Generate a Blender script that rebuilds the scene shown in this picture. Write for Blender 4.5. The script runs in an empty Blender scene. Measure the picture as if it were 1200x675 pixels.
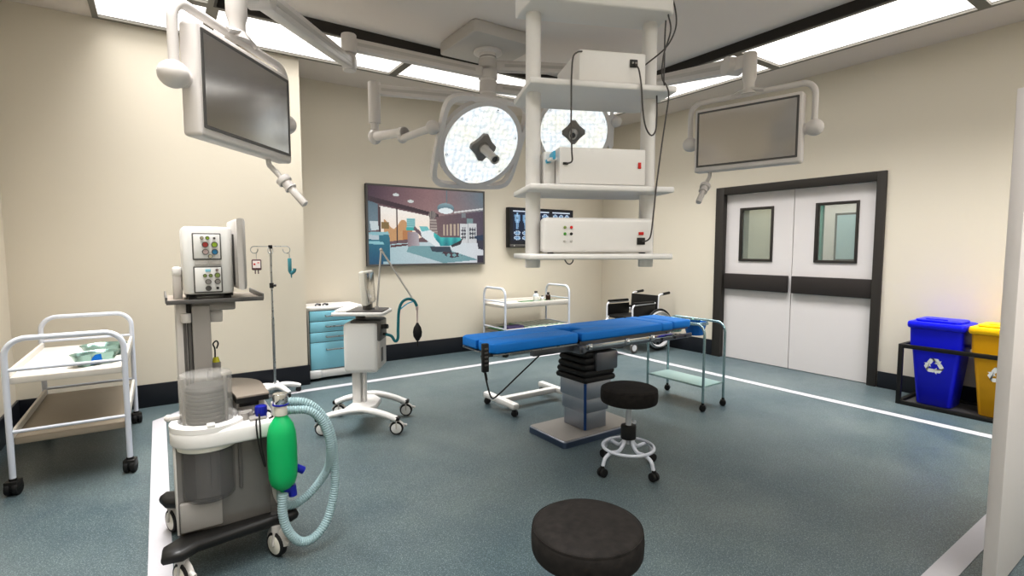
import bpy, bmesh, math, random
from mathutils import Vector as V3, Matrix, Quaternion
random.seed(7)
PI = math.pi
R_ = math.radians
col = bpy.context.scene.collection

# ---------------------------------------------------------------- materials
def s2l(c):
    return tuple((x / 12.92 if x <= .04045 else ((x + .055) / 1.055) ** 2.4) for x in (v / 255 for v in c))

def mat(name, rgb=(200, 200, 200), rough=.5, metal=0., spec=.5, emit=None, es=0., noise=0., nscale=40., bump=0., trans=0., alpha=1., coat=0., ior=1.45):
    m = bpy.data.materials.new(name)
    m.use_nodes = True
    nt = m.node_tree
    b = nt.nodes['Principled BSDF']
    c = s2l(rgb) + (1,)
    b.inputs['Base Color'].default_value = c
    b.inputs['Roughness'].default_value = rough
    b.inputs['Metallic'].default_value = metal
    b.inputs['Specular IOR Level'].default_value = spec
    b.inputs['Transmission Weight'].default_value = trans
    b.inputs['Alpha'].default_value = alpha
    b.inputs['Coat Weight'].default_value = coat
    b.inputs['IOR'].default_value = ior
    if emit:
        b.inputs['Emission Color'].default_value = s2l(emit) + (1,)
        b.inputs['Emission Strength'].default_value = es
    tc = nt.nodes.new('ShaderNodeTexCoord')
    nz = nt.nodes.new('ShaderNodeTexNoise')
    nz.inputs['Scale'].default_value = nscale
    nz.inputs['Detail'].default_value = 4
    nt.links.new(tc.outputs['Object'], nz.inputs['Vector'])
    if noise > 0:
        mx = nt.nodes.new('ShaderNodeMix')
        mx.data_type = 'RGBA'
        mx.inputs['A'].default_value = tuple(min(1, v * (1 - noise)) for v in c[:3]) + (1,)
        mx.inputs['B'].default_value = tuple(min(1, v * (1 + noise)) for v in c[:3]) + (1,)
        nt.links.new(nz.outputs['Fac'], mx.inputs['Factor'])
        nt.links.new(mx.outputs['Result'], b.inputs['Base Color'])
    # a touch of roughness variation on everything
    mr = nt.nodes.new('ShaderNodeMapRange')
    mr.inputs['To Min'].default_value = max(0, rough - .03)
    mr.inputs['To Max'].default_value = min(1, rough + .03)
    nt.links.new(nz.outputs['Fac'], mr.inputs['Value'])
    nt.links.new(mr.outputs['Result'], b.inputs['Roughness'])
    if bump > 0:
        bp = nt.nodes.new('ShaderNodeBump')
        bp.inputs['Strength'].default_value = bump
        bp.inputs['Distance'].default_value = .004
        nt.links.new(nz.outputs['Fac'], bp.inputs['Height'])
        nt.links.new(bp.outputs['Normal'], b.inputs['Normal'])
    return m

M = dict(
    wall=mat('wall_paint', (219, 211, 196), .7, noise=.02, nscale=1.5, spec=.25),
    ceil=mat('ceiling_paint', (232, 224, 219), .8, spec=.2),
    soffit=mat('soffit_paint', (222, 213, 206), .75, spec=.2),
    dark_step=mat('dark_ceiling_edge', (52, 48, 44), .6),
    base=mat('baseboard_black', (26, 29, 36), .35),
    frame=mat('door_frame_dark', (58, 54, 50), .45),
    bumper=mat('door_bumper', (52, 47, 45), .5),
    door=mat('door_white', (220, 215, 214), .4, noise=.015, nscale=2),
    white=mat('white_plastic', (222, 220, 218), .38, noise=.01),
    offw=mat('off_white_plastic', (222, 218, 208), .42),
    enamel=mat('white_enamel', (222, 222, 226), .3),
    bluew=mat('pale_blue_tube', (206, 210, 220), .3),
    tray=mat('cream_tray', (212, 207, 200), .45),
    lowshelf=mat('brown_shelf', (150, 139, 124), .45),
    lgrey=mat('light_grey_plastic', (196, 192, 188), .4),
    armw=mat('arm_white', (214, 209, 206), .35),
    lampframe=mat('lamp_frame_grey', (226, 222, 220), .4),
    lamphandle=mat('lamp_handle_grey', (140, 136, 133), .4),
    mgrey=mat('mid_grey_plastic', (150, 146, 142), .4),
    dgrey=mat('dark_grey_plastic', (92, 90, 88), .4),
    gbody=mat('glossy_grey_panel', (112, 109, 105), .16, coat=.4),
    black=mat('black_plastic', (26, 25, 24), .4),
    rubber=mat('black_rubber', (20, 20, 21), .6),
    vinyl=mat('black_vinyl', (34, 31, 29), .75, noise=.75, nscale=34, bump=.3, spec=.22),
    blue=mat('blue_vinyl', (12, 126, 212), .55, noise=.03, nscale=20),
    bluedk=mat('blue_accent', (22, 34, 150), .35),
    steel=mat('brushed_steel', (176, 178, 180), .28, 1.),
    dsteel=mat('dark_steel', (120, 122, 128), .3, .85),
    pedestal=mat('pedestal_steel', (170, 175, 186), .34, 1.),
    pedreflect=mat('pedestal_blue_reflection', (44, 82, 140), .3, .5),
    chrome=mat('chrome', (215, 218, 220), .12, 1.),
    tealchrome=mat('teal_tinted_steel', (165, 190, 195), .22, .85),
    edgereflect=mat('base_blue_reflection', (110, 124, 150), .34, 1.),
    green=mat('green_silicone', (10, 165, 98), .38),
    hose=mat('pale_hose', (150, 172, 176), .5),
    teal=mat('teal_tube', (28, 112, 120), .4),
    cabblue=mat('cabinet_blue', (146, 206, 224), .3),
    dish=mat('green_steel_dish', (150, 180, 172), .2, .8),
    dishreflect=mat('blue_dish_reflection', (30, 110, 190), .25, .2),  # blue reflected in steel dishes, put into the colour
    sterile=mat('sterile_green_cloth', (62, 108, 66), .8, noise=.15, nscale=60),
    palegreen=mat('pale_green_tray', (148, 182, 158), .5, noise=.15, nscale=30),
    purple=mat('purple_cloth', (92, 84, 128), .8),
    binblue=mat('bin_blue', (14, 24, 214), .38),
    binyel=mat('bin_yellow', (236, 190, 14), .38),
    binyeld=mat('bin_yellow_body', (214, 160, 8), .38),
    logo=mat('recycling_white', (232, 232, 230), .6),
    glassy=mat('clear_acrylic', (190, 188, 184), .08, alpha=.22),
    smoked=mat('smoked_acrylic', (112, 110, 110), .08, alpha=.42),
    bellow=mat('grey_bellows', (84, 82, 80), .5),
    worktop=mat('worktop_brown_grey', (140, 130, 120), .4),
    red=mat('red_plastic', (200, 40, 34), .4), greenled=mat('green_plastic', (70, 150, 50), .4),
    lime=mat('lime_plastic', (160, 190, 60), .4), olive=mat('olive_plastic', (140, 160, 90), .4),
    skyb=mat('sky_blue_plastic', (50, 130, 175), .4), pink=mat('pink_grey_plastic', (190, 170, 168), .4),
    sand=mat('sand_plastic', (205, 195, 170), .4), cyan=mat('cyan_clip', (70, 165, 200), .4),
    redknob=mat('dull_red_plastic', (180, 70, 66), .4),
    yellow=mat('yellow_plastic', (224, 220, 60), .4),
    blood=mat('dark_red_bag', (96, 70, 74), .3), teabag=mat('teal_bag', (74, 138, 148), .35),
    labelw=mat('white_label', (235, 228, 226), .6),
    amber=mat('dark_brown_glass', (52, 34, 26), .2), clearb=mat('pale_bottle', (205, 212, 220), .2),
    screen=mat('dark_screen_glass', (205, 203, 201), .14, 1.),
    seamline=mat('seam_grey', (140, 134, 130), .6),
    line=mat('white_floor_paint', (178, 176, 180), .5, noise=.03, nscale=30),
    greywh=mat('pale_grey_panel', (225, 224, 222), .35),
    tealwall=mat('corridor_teal', (92, 150, 140), .7), corr=mat('corridor_wall', (196, 196, 178), .8), corrd=mat('corridor_door', (214, 214, 212), .6),
)
M['glassdoor'] = mat('door_glass', (200, 212, 204), .05, alpha=.15)

def emit_mat(name, rgb, s):
    m = bpy.data.materials.new(name); m.use_nodes = True
    nt = m.node_tree; nt.nodes.clear()
    o = nt.nodes.new('ShaderNodeOutputMaterial'); e = nt.nodes.new('ShaderNodeEmission')
    e.inputs['Color'].default_value = s2l(rgb) + (1,); e.inputs['Strength'].default_value = s
    nt.links.new(e.outputs[0], o.inputs[0])
    return m
PANEL = 1.9
LAMP = 26.5      # W per square metre of panel
SPREAD = 88
M['panel'] = emit_mat('light_panel', (255, 252, 248), PANEL)
M['corrfill'] = emit_mat('corridor_fill_light', (255, 252, 246), 9.0)

def floor_mat():
    m = bpy.data.materials.new('vinyl_floor'); m.use_nodes = True
    nt = m.node_tree; b = nt.nodes['Principled BSDF']; L = nt.links.new
    tc = nt.nodes.new('ShaderNodeTexCoord')
    def nz(scale, det, ro=.5):
        n = nt.nodes.new('ShaderNodeTexNoise'); n.inputs['Scale'].default_value = scale; n.inputs['Detail'].default_value = det
        n.inputs['Roughness'].default_value = ro; L(tc.outputs['Object'], n.inputs['Vector']); return n
    big = nz(.9, 3); mid = nz(5, 4); fine = nz(110, 3, .8)
    r1 = nt.nodes.new('ShaderNodeValToRGB')
    r1.color_ramp.elements[0].position = .32; r1.color_ramp.elements[0].color = s2l((66, 79, 83)) + (1,)
    r1.color_ramp.elements[1].position = .7; r1.color_ramp.elements[1].color = s2l((92, 100, 100)) + (1,)
    L(big.outputs['Fac'], r1.inputs['Fac'])
    r2 = nt.nodes.new('ShaderNodeValToRGB')
    r2.color_ramp.elements[0].position = .40; r2.color_ramp.elements[0].color = (.32, .35, .37, 1)
    r2.color_ramp.elements[1].position = .66; r2.color_ramp.elements[1].color = (.80, .83, .83, 1)
    L(fine.outputs['Fac'], r2.inputs['Fac'])
    mx = nt.nodes.new('ShaderNodeMix'); mx.data_type = 'RGBA'; mx.blend_type = 'OVERLAY'; mx.inputs['Factor'].default_value = .75
    L(r1.outputs['Color'], mx.inputs['A']); L(r2.outputs['Color'], mx.inputs['B'])
    r3 = nt.nodes.new('ShaderNodeValToRGB')
    r3.color_ramp.elements[0].position = .3; r3.color_ramp.elements[0].color = (.42, .43, .46, 1)
    r3.color_ramp.elements[1].position = .7; r3.color_ramp.elements[1].color = (.57, .57, .55, 1)
    L(mid.outputs['Fac'], r3.inputs['Fac'])
    m2 = nt.nodes.new('ShaderNodeMix'); m2.data_type = 'RGBA'; m2.blend_type = 'OVERLAY'; m2.inputs['Factor'].default_value = .6
    L(mx.outputs['Result'], m2.inputs['A']); L(r3.outputs['Color'], m2.inputs['B'])
    vo = nt.nodes.new('ShaderNodeTexVoronoi'); vo.inputs['Scale'].default_value = 150; L(tc.outputs['Object'], vo.inputs['Vector'])
    r4 = nt.nodes.new('ShaderNodeValToRGB')
    r4.color_ramp.elements[0].position = .20; r4.color_ramp.elements[0].color = (.42, .42, .42, 1)
    r4.color_ramp.elements[1].position = .34; r4.color_ramp.elements[1].color = (0, 0, 0, 1)
    L(vo.outputs['Distance'], r4.inputs['Fac'])
    m3 = nt.nodes.new('ShaderNodeMix'); m3.data_type = 'RGBA'; m3.inputs['B'].default_value = s2l((168, 182, 184)) + (1,)
    L(r4.outputs['Color'], m3.inputs['Factor']); L(m2.outputs['Result'], m3.inputs['A'])
    L(m3.outputs['Result'], b.inputs['Base Color'])
    mr = nt.nodes.new('ShaderNodeMapRange'); mr.inputs['To Min'].default_value = .26; mr.inputs['To Max'].default_value = .46
    L(mid.outputs['Fac'], mr.inputs['Value']); L(mr.outputs['Result'], b.inputs['Roughness'])
    b.inputs['Specular IOR Level'].default_value = .45
    bp = nt.nodes.new('ShaderNodeBump'); bp.inputs['Strength'].default_value = .08; bp.inputs['Distance'].default_value = .002
    L(fine.outputs['Fac'], bp.inputs['Height']); L(bp.outputs['Normal'], b.inputs['Normal'])
    return m
M['floor'] = floor_mat()

def led_mat():
    m = bpy.data.materials.new('led_lamp_face'); m.use_nodes = True
    nt = m.node_tree; b = nt.nodes['Principled BSDF']; L = nt.links.new
    tc = nt.nodes.new('ShaderNodeTexCoord'); vo = nt.nodes.new('ShaderNodeTexVoronoi')
    vo.voronoi_dimensions = '2D'; vo.inputs['Scale'].default_value = 24; vo.inputs['Randomness'].default_value = .55
    L(tc.outputs['Object'], vo.inputs['Vector'])
    r = nt.nodes.new('ShaderNodeValToRGB')
    r.color_ramp.elements[0].position = .15; r.color_ramp.elements[0].color = (1, 1, 1, 1)
    r.color_ramp.elements[1].position = .62; r.color_ramp.elements[1].color = s2l((214, 220, 226)) + (1,)
    L(vo.outputs['Distance'], r.inputs['Fac'])
    tint = nt.nodes.new('ShaderNodeMix'); tint.data_type = 'RGBA'; tint.blend_type = 'MULTIPLY'
    nz = nt.nodes.new('ShaderNodeTexNoise'); nz.inputs['Scale'].default_value = 6; L(tc.outputs['Object'], nz.inputs['Vector'])
    r2 = nt.nodes.new('ShaderNodeValToRGB')
    r2.color_ramp.elements[0].position = .4; r2.color_ramp.elements[0].color = (.93, .97, 1, 1)
    r2.color_ramp.elements[1].position = .62; r2.color_ramp.elements[1].color = (1, .98, .88, 1)
    L(nz.outputs['Fac'], r2.inputs['Fac'])
    tint.inputs['Factor'].default_value = 1
    L(r.outputs['Color'], tint.inputs['A']); L(r2.outputs['Color'], tint.inputs['B'])
    L(tint.outputs['Result'], b.inputs['Base Color']); L(tint.outputs['Result'], b.inputs['Emission Color'])
    b.inputs['Emission Strength'].default_value = .82; b.inputs['Roughness'].default_value = .2
    return m
M['led'] = led_mat()

def attr_mat(name, es):
    m = bpy.data.materials.new(name); m.use_nodes = True
    nt = m.node_tree; b = nt.nodes['Principled BSDF']
    a = nt.nodes.new('ShaderNodeAttribute'); a.attribute_name = 'picture'
    b.inputs['Base Color'].default_value = (.02, .02, .02, 1); b.inputs['Roughness'].default_value = .25
    nt.links.new(a.outputs['Color'], b.inputs['Emission Color']); b.inputs['Emission Strength'].default_value = es
    return m

# ---------------------------------------------------------------- mesh builder
def rotm(rot):
    return Matrix.Rotation(rot[2], 4, 'Z') @ Matrix.Rotation(rot[1], 4, 'Y') @ Matrix.Rotation(rot[0], 4, 'X')

def fillet(pts, rad, n=6):
    """round the corners of a polyline"""
    pts = [V3(p) for p in pts]
    out = [pts[0]]
    for i in range(1, len(pts) - 1):
        a, b, c = pts[i - 1], pts[i], pts[i + 1]
        d1, d2 = (a - b), (c - b)
        l1, l2 = d1.length, d2.length
        d1.normalize(); d2.normalize()
        ang = d1.angle(d2, PI)
        if ang > PI - .05:
            out.append(b); continue
        t = min(rad / math.tan(ang / 2), l1 * .49, l2 * .49)
        r = t * math.tan(ang / 2)
        p1, p2 = b + d1 * t, b + d2 * t
        cen = b + (d1 + d2).normalized() * (r / math.sin(ang / 2))
        v1, v2 = p1 - cen, p2 - cen
        tot = v1.angle(v2, 0)
        ax = v1.cross(v2)
        if ax.length < 1e-9:
            out.append(b); continue
        for k in range(n + 1):
            out.append(cen + Quaternion(ax, tot * k / n) @ v1)
    out.append(pts[-1])
    return out

def spline(pts, n=8):
    pts = [V3(p) for p in pts]
    P = [pts[0] * 2 - pts[1]] + pts + [pts[-1] * 2 - pts[-2]]
    out = []
    for i in range(1, len(P) - 2):
        for k in range(n):
            t = k / n
            a, b, c, d = P[i - 1], P[i], P[i + 1], P[i + 2]
            out.append(.5 * ((2 * b) + (c - a) * t + (2 * a - 5 * b + 4 * c - d) * t * t + (3 * b - a - 3 * c + d) * t ** 3))
    out.append(pts[-1])
    return out

class MB:
    def __init__(s):
        s.bm = bmesh.new()
    def _xf(s, vs, m):
        if m is not None:
            bmesh.ops.transform(s.bm, matrix=m, verts=vs)
    def box(s, c, size, bev=0., rot=(0, 0, 0), seg=2):
        r = bmesh.ops.create_cube(s.bm, size=1)
        vs = r['verts']
        bmesh.ops.scale(s.bm, vec=size, verts=vs)
        if bev > 0:
            es = list({e for v in vs for e in v.link_edges})
            rb = bmesh.ops.bevel(s.bm, geom=es, offset=min(bev, min(size) * .49), segments=seg, profile=.5, affect='EDGES', clamp_overlap=True)
            vs = list({v for f in rb['faces'] for v in f.verts} | {v for v in vs if v.is_valid})
        s._xf(vs, Matrix.Translation(c) @ rotm(rot))
        return s
    def box2(s, a, b, bev=0., seg=2):
        a, b = V3(a), V3(b)
        return s.box((a + b) / 2, [abs(b[i] - a[i]) for i in range(3)], bev, seg=seg)
    def cyl(s, p0, p1, r0, r1=None, n=20, bev=0.):
        p0, p1 = V3(p0), V3(p1)
        r1 = r0 if r1 is None else r1
        d = p1 - p0
        L = d.length
        prof = [(0, 0), (r0, 0), (r1, L), (0, L)]
        if bev > 0:
            b = min(bev, L * .45)
            prof = [(0, 0), (r0 - b, 0), (r0 - b * .3, b * .3), (r0, b), (r1, L - b), (r1 - b * .3, L - b * .3), (r1 - b, L), (0, L)]
        return s.lathe(prof, p0, d, n)
    def lathe(s, prof, o=(0, 0, 0), axis=(0, 0, 1), n=24, sx=1., sy=1.):
        o = V3(o); q = V3((0, 0, 1)).rotation_difference(V3(axis).normalized())
        rings = []
        for r, z in prof:
            if r < 1e-6:
                rings.append([s.bm.verts.new(o + q @ V3((0, 0, z)))])
            else:
                rings.append([s.bm.verts.new(o + q @ V3((r * sx * math.cos(2 * PI * k / n), r * sy * math.sin(2 * PI * k / n), z))) for k in range(n)])
        for a, b in zip(rings, rings[1:]):
            for k in range(n):
                k2 = (k + 1) % n
                if len(a) == 1 and len(b) == 1: continue
                if len(a) == 1: s.bm.faces.new((a[0], b[k2], b[k])) if False else s.bm.faces.new((a[0], b[k], b[k2]))
                elif len(b) == 1: s.bm.faces.new((a[k], a[k2], b[0])[::-1])
                else: s.bm.faces.new((a[k], a[k2], b[k2], b[k])[::-1])
        return s
    def sph(s, c, r, sc=(1, 1, 1), n=20, rot=(0, 0, 0)):
        rr = bmesh.ops.create_uvsphere(s.bm, u_segments=n, v_segments=n // 2 + 2, radius=r)
        s._xf(rr['verts'], Matrix.Translation(c) @ rotm(rot) @ Matrix.Diagonal((*sc, 1)))
        return s
    def tube(s, pts, r, n=12, rad=None, nf=6, ribs=None, closed=False, cap=True, flat=None):
        """sweep a circle (or a flat ellipse) along a polyline; rad fillets corners; ribs=(pitch, depth)"""
        pts = [V3(p) for p in pts]
        if rad: pts = fillet(pts, rad, nf)
        if ribs:
            pitch, depth = ribs
            cum = [0]
            for a, b in zip(pts, pts[1:]): cum.append(cum[-1] + (b - a).length)
            N = max(4, int(cum[-1] / pitch * 4)); q = []
            j = 0
            for k in range(N + 1):
                t = cum[-1] * k / N
                while j < len(cum) - 2 and cum[j + 1] < t: j += 1
                f = (t - cum[j]) / max(1e-9, cum[j + 1] - cum[j])
                q.append(pts[j].lerp(pts[j + 1], min(1, f)))
            pts = q
            rads = [r + depth * (1, .3, -1, .3)[k % 4] for k in range(N + 1)]
        elif callable(r):
            rads = [r(k / (len(pts) - 1)) for k in range(len(pts))]
        else:
            rads = [r] * len(pts)
        T = []
        m = len(pts)
        for i in range(m):
            if closed: t = pts[(i + 1) % m] - pts[i - 1]
            elif i == 0: t = pts[1] - pts[0]
            elif i == m - 1: t = pts[-1] - pts[-2]
            else: t = (pts[i + 1] - pts[i]).normalized() + (pts[i] - pts[i - 1]).normalized()
            T.append(t.normalized())
        up = V3((0, 0, 1)) if abs(T[0].z) < .9 else V3((1, 0, 0))
        nrm = (up - T[0] * up.dot(T[0])).normalized()
        rings = []
        for i in range(m):
            if i:
                nrm = T[i - 1].rotation_difference(T[i]) @ nrm
                nrm = (nrm - T[i] * nrm.dot(T[i])).normalized()
            bn = T[i].cross(nrm)
            fx, fy = flat if flat else (1, 1)
            rings.append([s.bm.verts.new(pts[i] + (nrm * math.cos(2 * PI * k / n) * fy + bn * math.sin(2 * PI * k / n) * fx) * rads[i]) for k in range(n)])
        prs = list(zip(rings, rings[1:])) + ([(rings[-1], rings[0])] if closed else [])
        for a, b in prs:
            for k in range(n):
                k2 = (k + 1) % n
                s.bm.faces.new((a[k], a[k2], b[k2], b[k]))
        if cap and not closed:
            s.bm.faces.new(rings[0][::-1]); s.bm.faces.new(rings[-1])
        return s
    def prism(s, poly, z0, z1, m=None, bev=0.):
        """extrude an xy polygon from z0 to z1 (m: matrix applied)"""
        vb = [s.bm.verts.new((x, y, z0)) for x, y in poly]
        vt = [s.bm.verts.new((x, y, z1)) for x, y in poly]
        n = len(poly)
        fs = [s.bm.faces.new(vb[::-1]), s.bm.faces.new(vt)]
        for k in range(n):
            fs.append(s.bm.faces.new((vb[k], vb[(k + 1) % n], vt[(k + 1) % n], vt[k])))
        bmesh.ops.recalc_face_normals(s.bm, faces=fs)
        vs = vb + vt
        if bev > 0:
            es = [e for f in fs[:2] for e in f.edges]
            rb = bmesh.ops.bevel(s.bm, geom=es, offset=bev, segments=2, profile=.5, affect='EDGES', clamp_overlap=True)
            vs = list({v for f in rb['faces'] for v in f.verts} | {v for v in vs if v.is_valid} | {v for f in fs if f.is_valid for v in f.verts})
        s._xf(vs, m)
        return s
    def ringprism(s, outer, inner, z0, z1, m=None):
        """extruded frame between two loops with the same vertex count"""
        n = len(outer)
        L = [[s.bm.verts.new((x, y, z)) for x, y in lp] for lp in (outer, inner) for z in (z0, z1)]
        ob, ot, ib, it = L
        fs = []
        for k in range(n):
            j = (k + 1) % n
            fs += [s.bm.faces.new((ot[k], ot[j], it[j], it[k])), s.bm.faces.new((ob[k], ib[k], ib[j], ob[j])),
                   s.bm.faces.new((ob[k], ob[j], ot[j], ot[k])), s.bm.faces.new((ib[k], it[k], it[j], ib[j]))]
        bmesh.ops.recalc_face_normals(s.bm, faces=fs)
        s._xf([v for l in L for v in l], m)
        return s
    def quad(s, pts):
        s.bm.faces.new([s.bm.verts.new(p) for p in pts]); return s
    def build(s, name, m, parent=None, loc=None, rot=None, angle=35, recalc=True):
        if recalc: bmesh.ops.recalc_face_normals(s.bm, faces=s.bm.faces[:])
        me = bpy.data.meshes.new(name)
        s.bm.to_mesh(me); s.bm.free()
        me.materials.append(M[m] if isinstance(m, str) else m)
        for p in me.polygons: p.use_smooth = True
        me.set_sharp_from_angle(angle=R_(angle))
        o = bpy.data.objects.new(name, me); col.objects.link(o)
        if parent is not None: o.parent = parent
        if loc is not None: o.location = loc
        if rot is not None: o.rotation_euler = rot
        return o

def tag(o, label=None, cat=None, group=None, kind=None):
    if label: o['label'] = label
    if cat: o['category'] = cat
    if group: o['group'] = group
    if kind: o['kind'] = kind
    return o
def thing(name, label, cat, loc=(0, 0, 0), rotz=0., group=None):
    o = bpy.data.objects.new(name, None); col.objects.link(o)
    o.empty_display_size = .1
    o.location = loc; o.rotation_euler = (0, 0, rotz)
    return tag(o, label, cat, group)
def struct(o, label=None):
    o['kind'] = 'structure'
    if label: o['label'] = label
    return o
def children(o):
    return [c for c in bpy.data.objects if c.parent == o]
def copy_tree(o, parent=None):
    c = o.copy(); col.objects.link(c)
    if parent is not None: c.parent = parent
    for ch in children(o): copy_tree(ch, c)
    return c
def rrect(x0, y0, x1, y1, r, n=5):
    out = []
    for cx, cy, a0 in ((x1 - r, y1 - r, 0), (x0 + r, y1 - r, 90), (x0 + r, y0 + r, 180), (x1 - r, y0 + r, 270)):
        for k in range(n + 1):
            a = R_(a0 + 90 * k / n); out.append((cx + r * math.cos(a), cy + r * math.sin(a)))
    return out

# ---------------------------------------------------------------- room numbers
CH = 3.39; CH2 = 3.47           # soffit and raised middle of the ceiling
YB = 6.33; XR = 6.184; YL = 5.708; XC = 1.268; XL = -1.01; YF = -1.6
TH = .12

# ---------------------------------------------------------------- room
struct(MB().box2((XL - .3, YF - .3, -.1), (XR + 3.2, YB + .3, 0)).build('floor', 'floor'))
struct(MB().box2((XL, YL, 0), (XC, YB + TH, CH)).build('wall_alcove', 'wall'))
struct(MB().box2((XC, YB, 0), (XR + TH, YB + TH, CH)).build('wall_back', 'wall'))
struct(MB().box2((XL - TH, YF, 0), (XL, YB + TH, CH)).build('wall_left', 'wall'))
struct(MB().box2((XL - TH, YF - TH, 0), (XR + TH, YF, CH)).build('wall_front', 'wall'))
D0, D1, DH = 2.30, 4.08, 2.165   # door opening
w = MB()
w.box2((XR, D1 + .0, 0), (XR + TH, YB, CH)); w.box2((XR, YF, 0), (XR + TH, D0, CH)); w.box2((XR, D0, DH), (XR + TH, D1, CH))
struct(w.build('wall_right', 'wall'))
# ceiling: soffit ring, step, raised middle
LO = dict(x0=-.37, x1=5.60, y0=-1.3, y1=5.68)
LI = dict(x0=.47, x1=4.78, y0=-.46, y1=4.87)
c = MB()
z0, z1 = CH, CH + .05
c.box2((XL - TH, YF - TH, z0), (LO['x0'], YB + TH, z1)); c.box2((LO['x1'], YF - TH, z0), (XR + TH, YB + TH, z1))
c.box2((LO['x0'], LO['y1'], z0), (LO['x1'], YB + TH, z1)); c.box2((LO['x0'], YF - TH, z0), (LO['x1'], LO['y0'], z1))
struct(c.build('ceiling', 'soffit'))
struct(MB().box2((LI['x0'] - .02, LI['y0'] - .02, CH2), (LI['x1'] + .02, LI['y1'] + .02, CH2 + .05)).build('ceiling_middle', 'ceil'))
struct(MB().box2((XL - TH, YF - TH, CH2 + .1), (XR + TH, YB + TH, CH2 + .16)).build('ceiling_slab', 'ceil'))
t = MB()
a = .02
for x0, y0, x1, y1 in ((LI['x0'] - a, LI['y0'], LI['x0'], LI['y1']), (LI['x1'], LI['y0'], LI['x1'] + a, LI['y1']), (LI['x0'] - a, LI['y0'] - a, LI['x1'] + a, LI['y0']), (LI['x0'] - a, LI['y1'], LI['x1'] + a, LI['y1'] + a)):
    t.box2((x0, y0, CH - .012), (x1, y1, CH2))
struct(t.build('trim_1', 'dark_step'), 'dark edge around the raised middle of the ceiling')

# ceiling light panels, each its own fitting
def light_panel(x0, y0, x1, y1, label, power=1., spread=None):
    o = thing('ceiling_light', label, 'ceiling light', ((x0 + x1) / 2, (y0 + y1) / 2, CH), group='ceiling light panels')
    w_, d_ = (x1 - x0) / 2, (y1 - y0) / 2
    f = .042
    b = MB()
    b.box2((-w_, -d_, -.012), (w_, -d_ + f, .05)); b.box2((-w_, d_ - f, -.012), (w_, d_, .05))
    b.box2((-w_, -d_ + f, -.012), (-w_ + f, d_ - f, .05)); b.box2((w_ - f, -d_ + f, -.012), (w_, d_ - f, .05))
    b.build('frame', 'lampframe_dark', o)
    MB().box2((-w_ + f, -d_ + f, .012), (w_ - f, d_ - f, .03)).build('diffuser', 'panel', o)
    l = bpy.data.lights.new('panel_lamp', 'AREA'); l.shape = 'RECTANGLE'; l.size = 2 * (w_ - f); l.size_y = 2 * (d_ - f)
    l.energy = LAMP * power * l.size * l.size_y; l.spread = R_(spread or SPREAD); l.color = (1, .995, .985)
    lo = bpy.data.objects.new('panel_lamp', l); col.objects.link(lo); lo.parent = o; lo.location = (0, 0, .004)
M['lampframe_dark'] = mat('light_panel_frame', (128, 124, 116), .5)
yi, yo = LI['y1'] + a, LO['y1']
light_panel(LO['x0'], yi, LI['x0'] - a, yo, 'square white ceiling light panel in the corner above the tall wall by the trolley', .7)
light_panel(LI['x0'] - a, yi, 2.245, yo, 'long white ceiling light panel in the back row above the blue drawer cabinet', .75)
light_panel(2.245, yi, 4.0, yo, 'long white ceiling light panel in the back row above the wall television')
light_panel(4.0, yi, LI['x1'] + a, yo, 'short white ceiling light panel in the back row above the x-ray viewer')
light_panel(LI['x1'] + a, yi, LO['x1'], yo, 'square white ceiling light panel in the room corner above the wheelchair')
xi, xo = LI['x1'] + a, LO['x1']
light_panel(xi, 3.10, xo, yi, 'white ceiling light panel in the double door row behind the hanging monitor arm')
light_panel(xi, 1.40, xo, 3.10, 'long white ceiling light panel above the double door between two dark bars')
light_panel(xi, -.46, xo, 1.40, 'white ceiling light panel above the bins, only its tip in view')
light_panel(xi, LO['y0'], xo, -.46, 'square white ceiling light panel in the corner nearest the open door')
xi, xo = LO['x0'], LI['x0'] - a
for y0, y1, l in ((3.10, yi, 'above the trolley with dishes'), (1.40, 3.10, 'over the anaesthesia machine'), (-.46, 1.40, 'along the plain side wall'), (LO['y0'], -.46, 'in the corner behind the viewer')):
    light_panel(xi, y0, xo, y1, 'white ceiling light panel in the side row ' + l)
for x0, x1, l in ((LI['x0'] - a, 2.245, 'behind the viewer next to the side row'), (2.245, LI['x1'] + a, 'behind the viewer next to the door row')):
    light_panel(x0, LO['y0'], x1, -.46 - a, 'white ceiling light panel in the row ' + l, 1., 150)

# baseboards
bh, bt = .21, .018
struct(MB().box2((XL, YL - bt, 0), (XC + bt, YL, bh), .003).build('baseboard_alcove', 'base'))
struct(MB().box2((XC, YL, 0), (XC + bt, YB, bh), .003).build('baseboard_return', 'base'))
struct(MB().box2((XC, YB - bt, 0), (XR, YB, bh), .003).build('baseboard_back', 'base'))
struct(MB().box2((XL, YF, 0), (XL + bt, YL, bh), .003).build('baseboard_left', 'base'))
b = MB(); b.box2((XR - bt, 4.18, 0), (XR, YB, bh), .003); b.box2((XR - bt, YF, 0), (XR, 2.225, bh * .8), .003)
struct(b.build('baseboard_right', 'base'))

# painted floor line: rectangle with cut corners
def offset_loop(x0, y0, x1, y1, ch, d):
    x0 += d; y0 += d; x1 -= d; y1 -= d; k = ch - d * .6
    return [(x0 + k, y0), (x1 - k, y0), (x1, y0 + k), (x1, y1 - k), (x1 - k, y1), (x0 + k, y1), (x0, y1 - k), (x0, y0 + k)]
struct(MB().ringprism(offset_loop(-.10, .68, 5.29, 5.50, .30, 0), offset_loop(-.10, .68, 5.29, 5.50, .30, .095), .0004, .003).build('floor_line', 'line'), 'white painted safety line on the floor')

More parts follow.
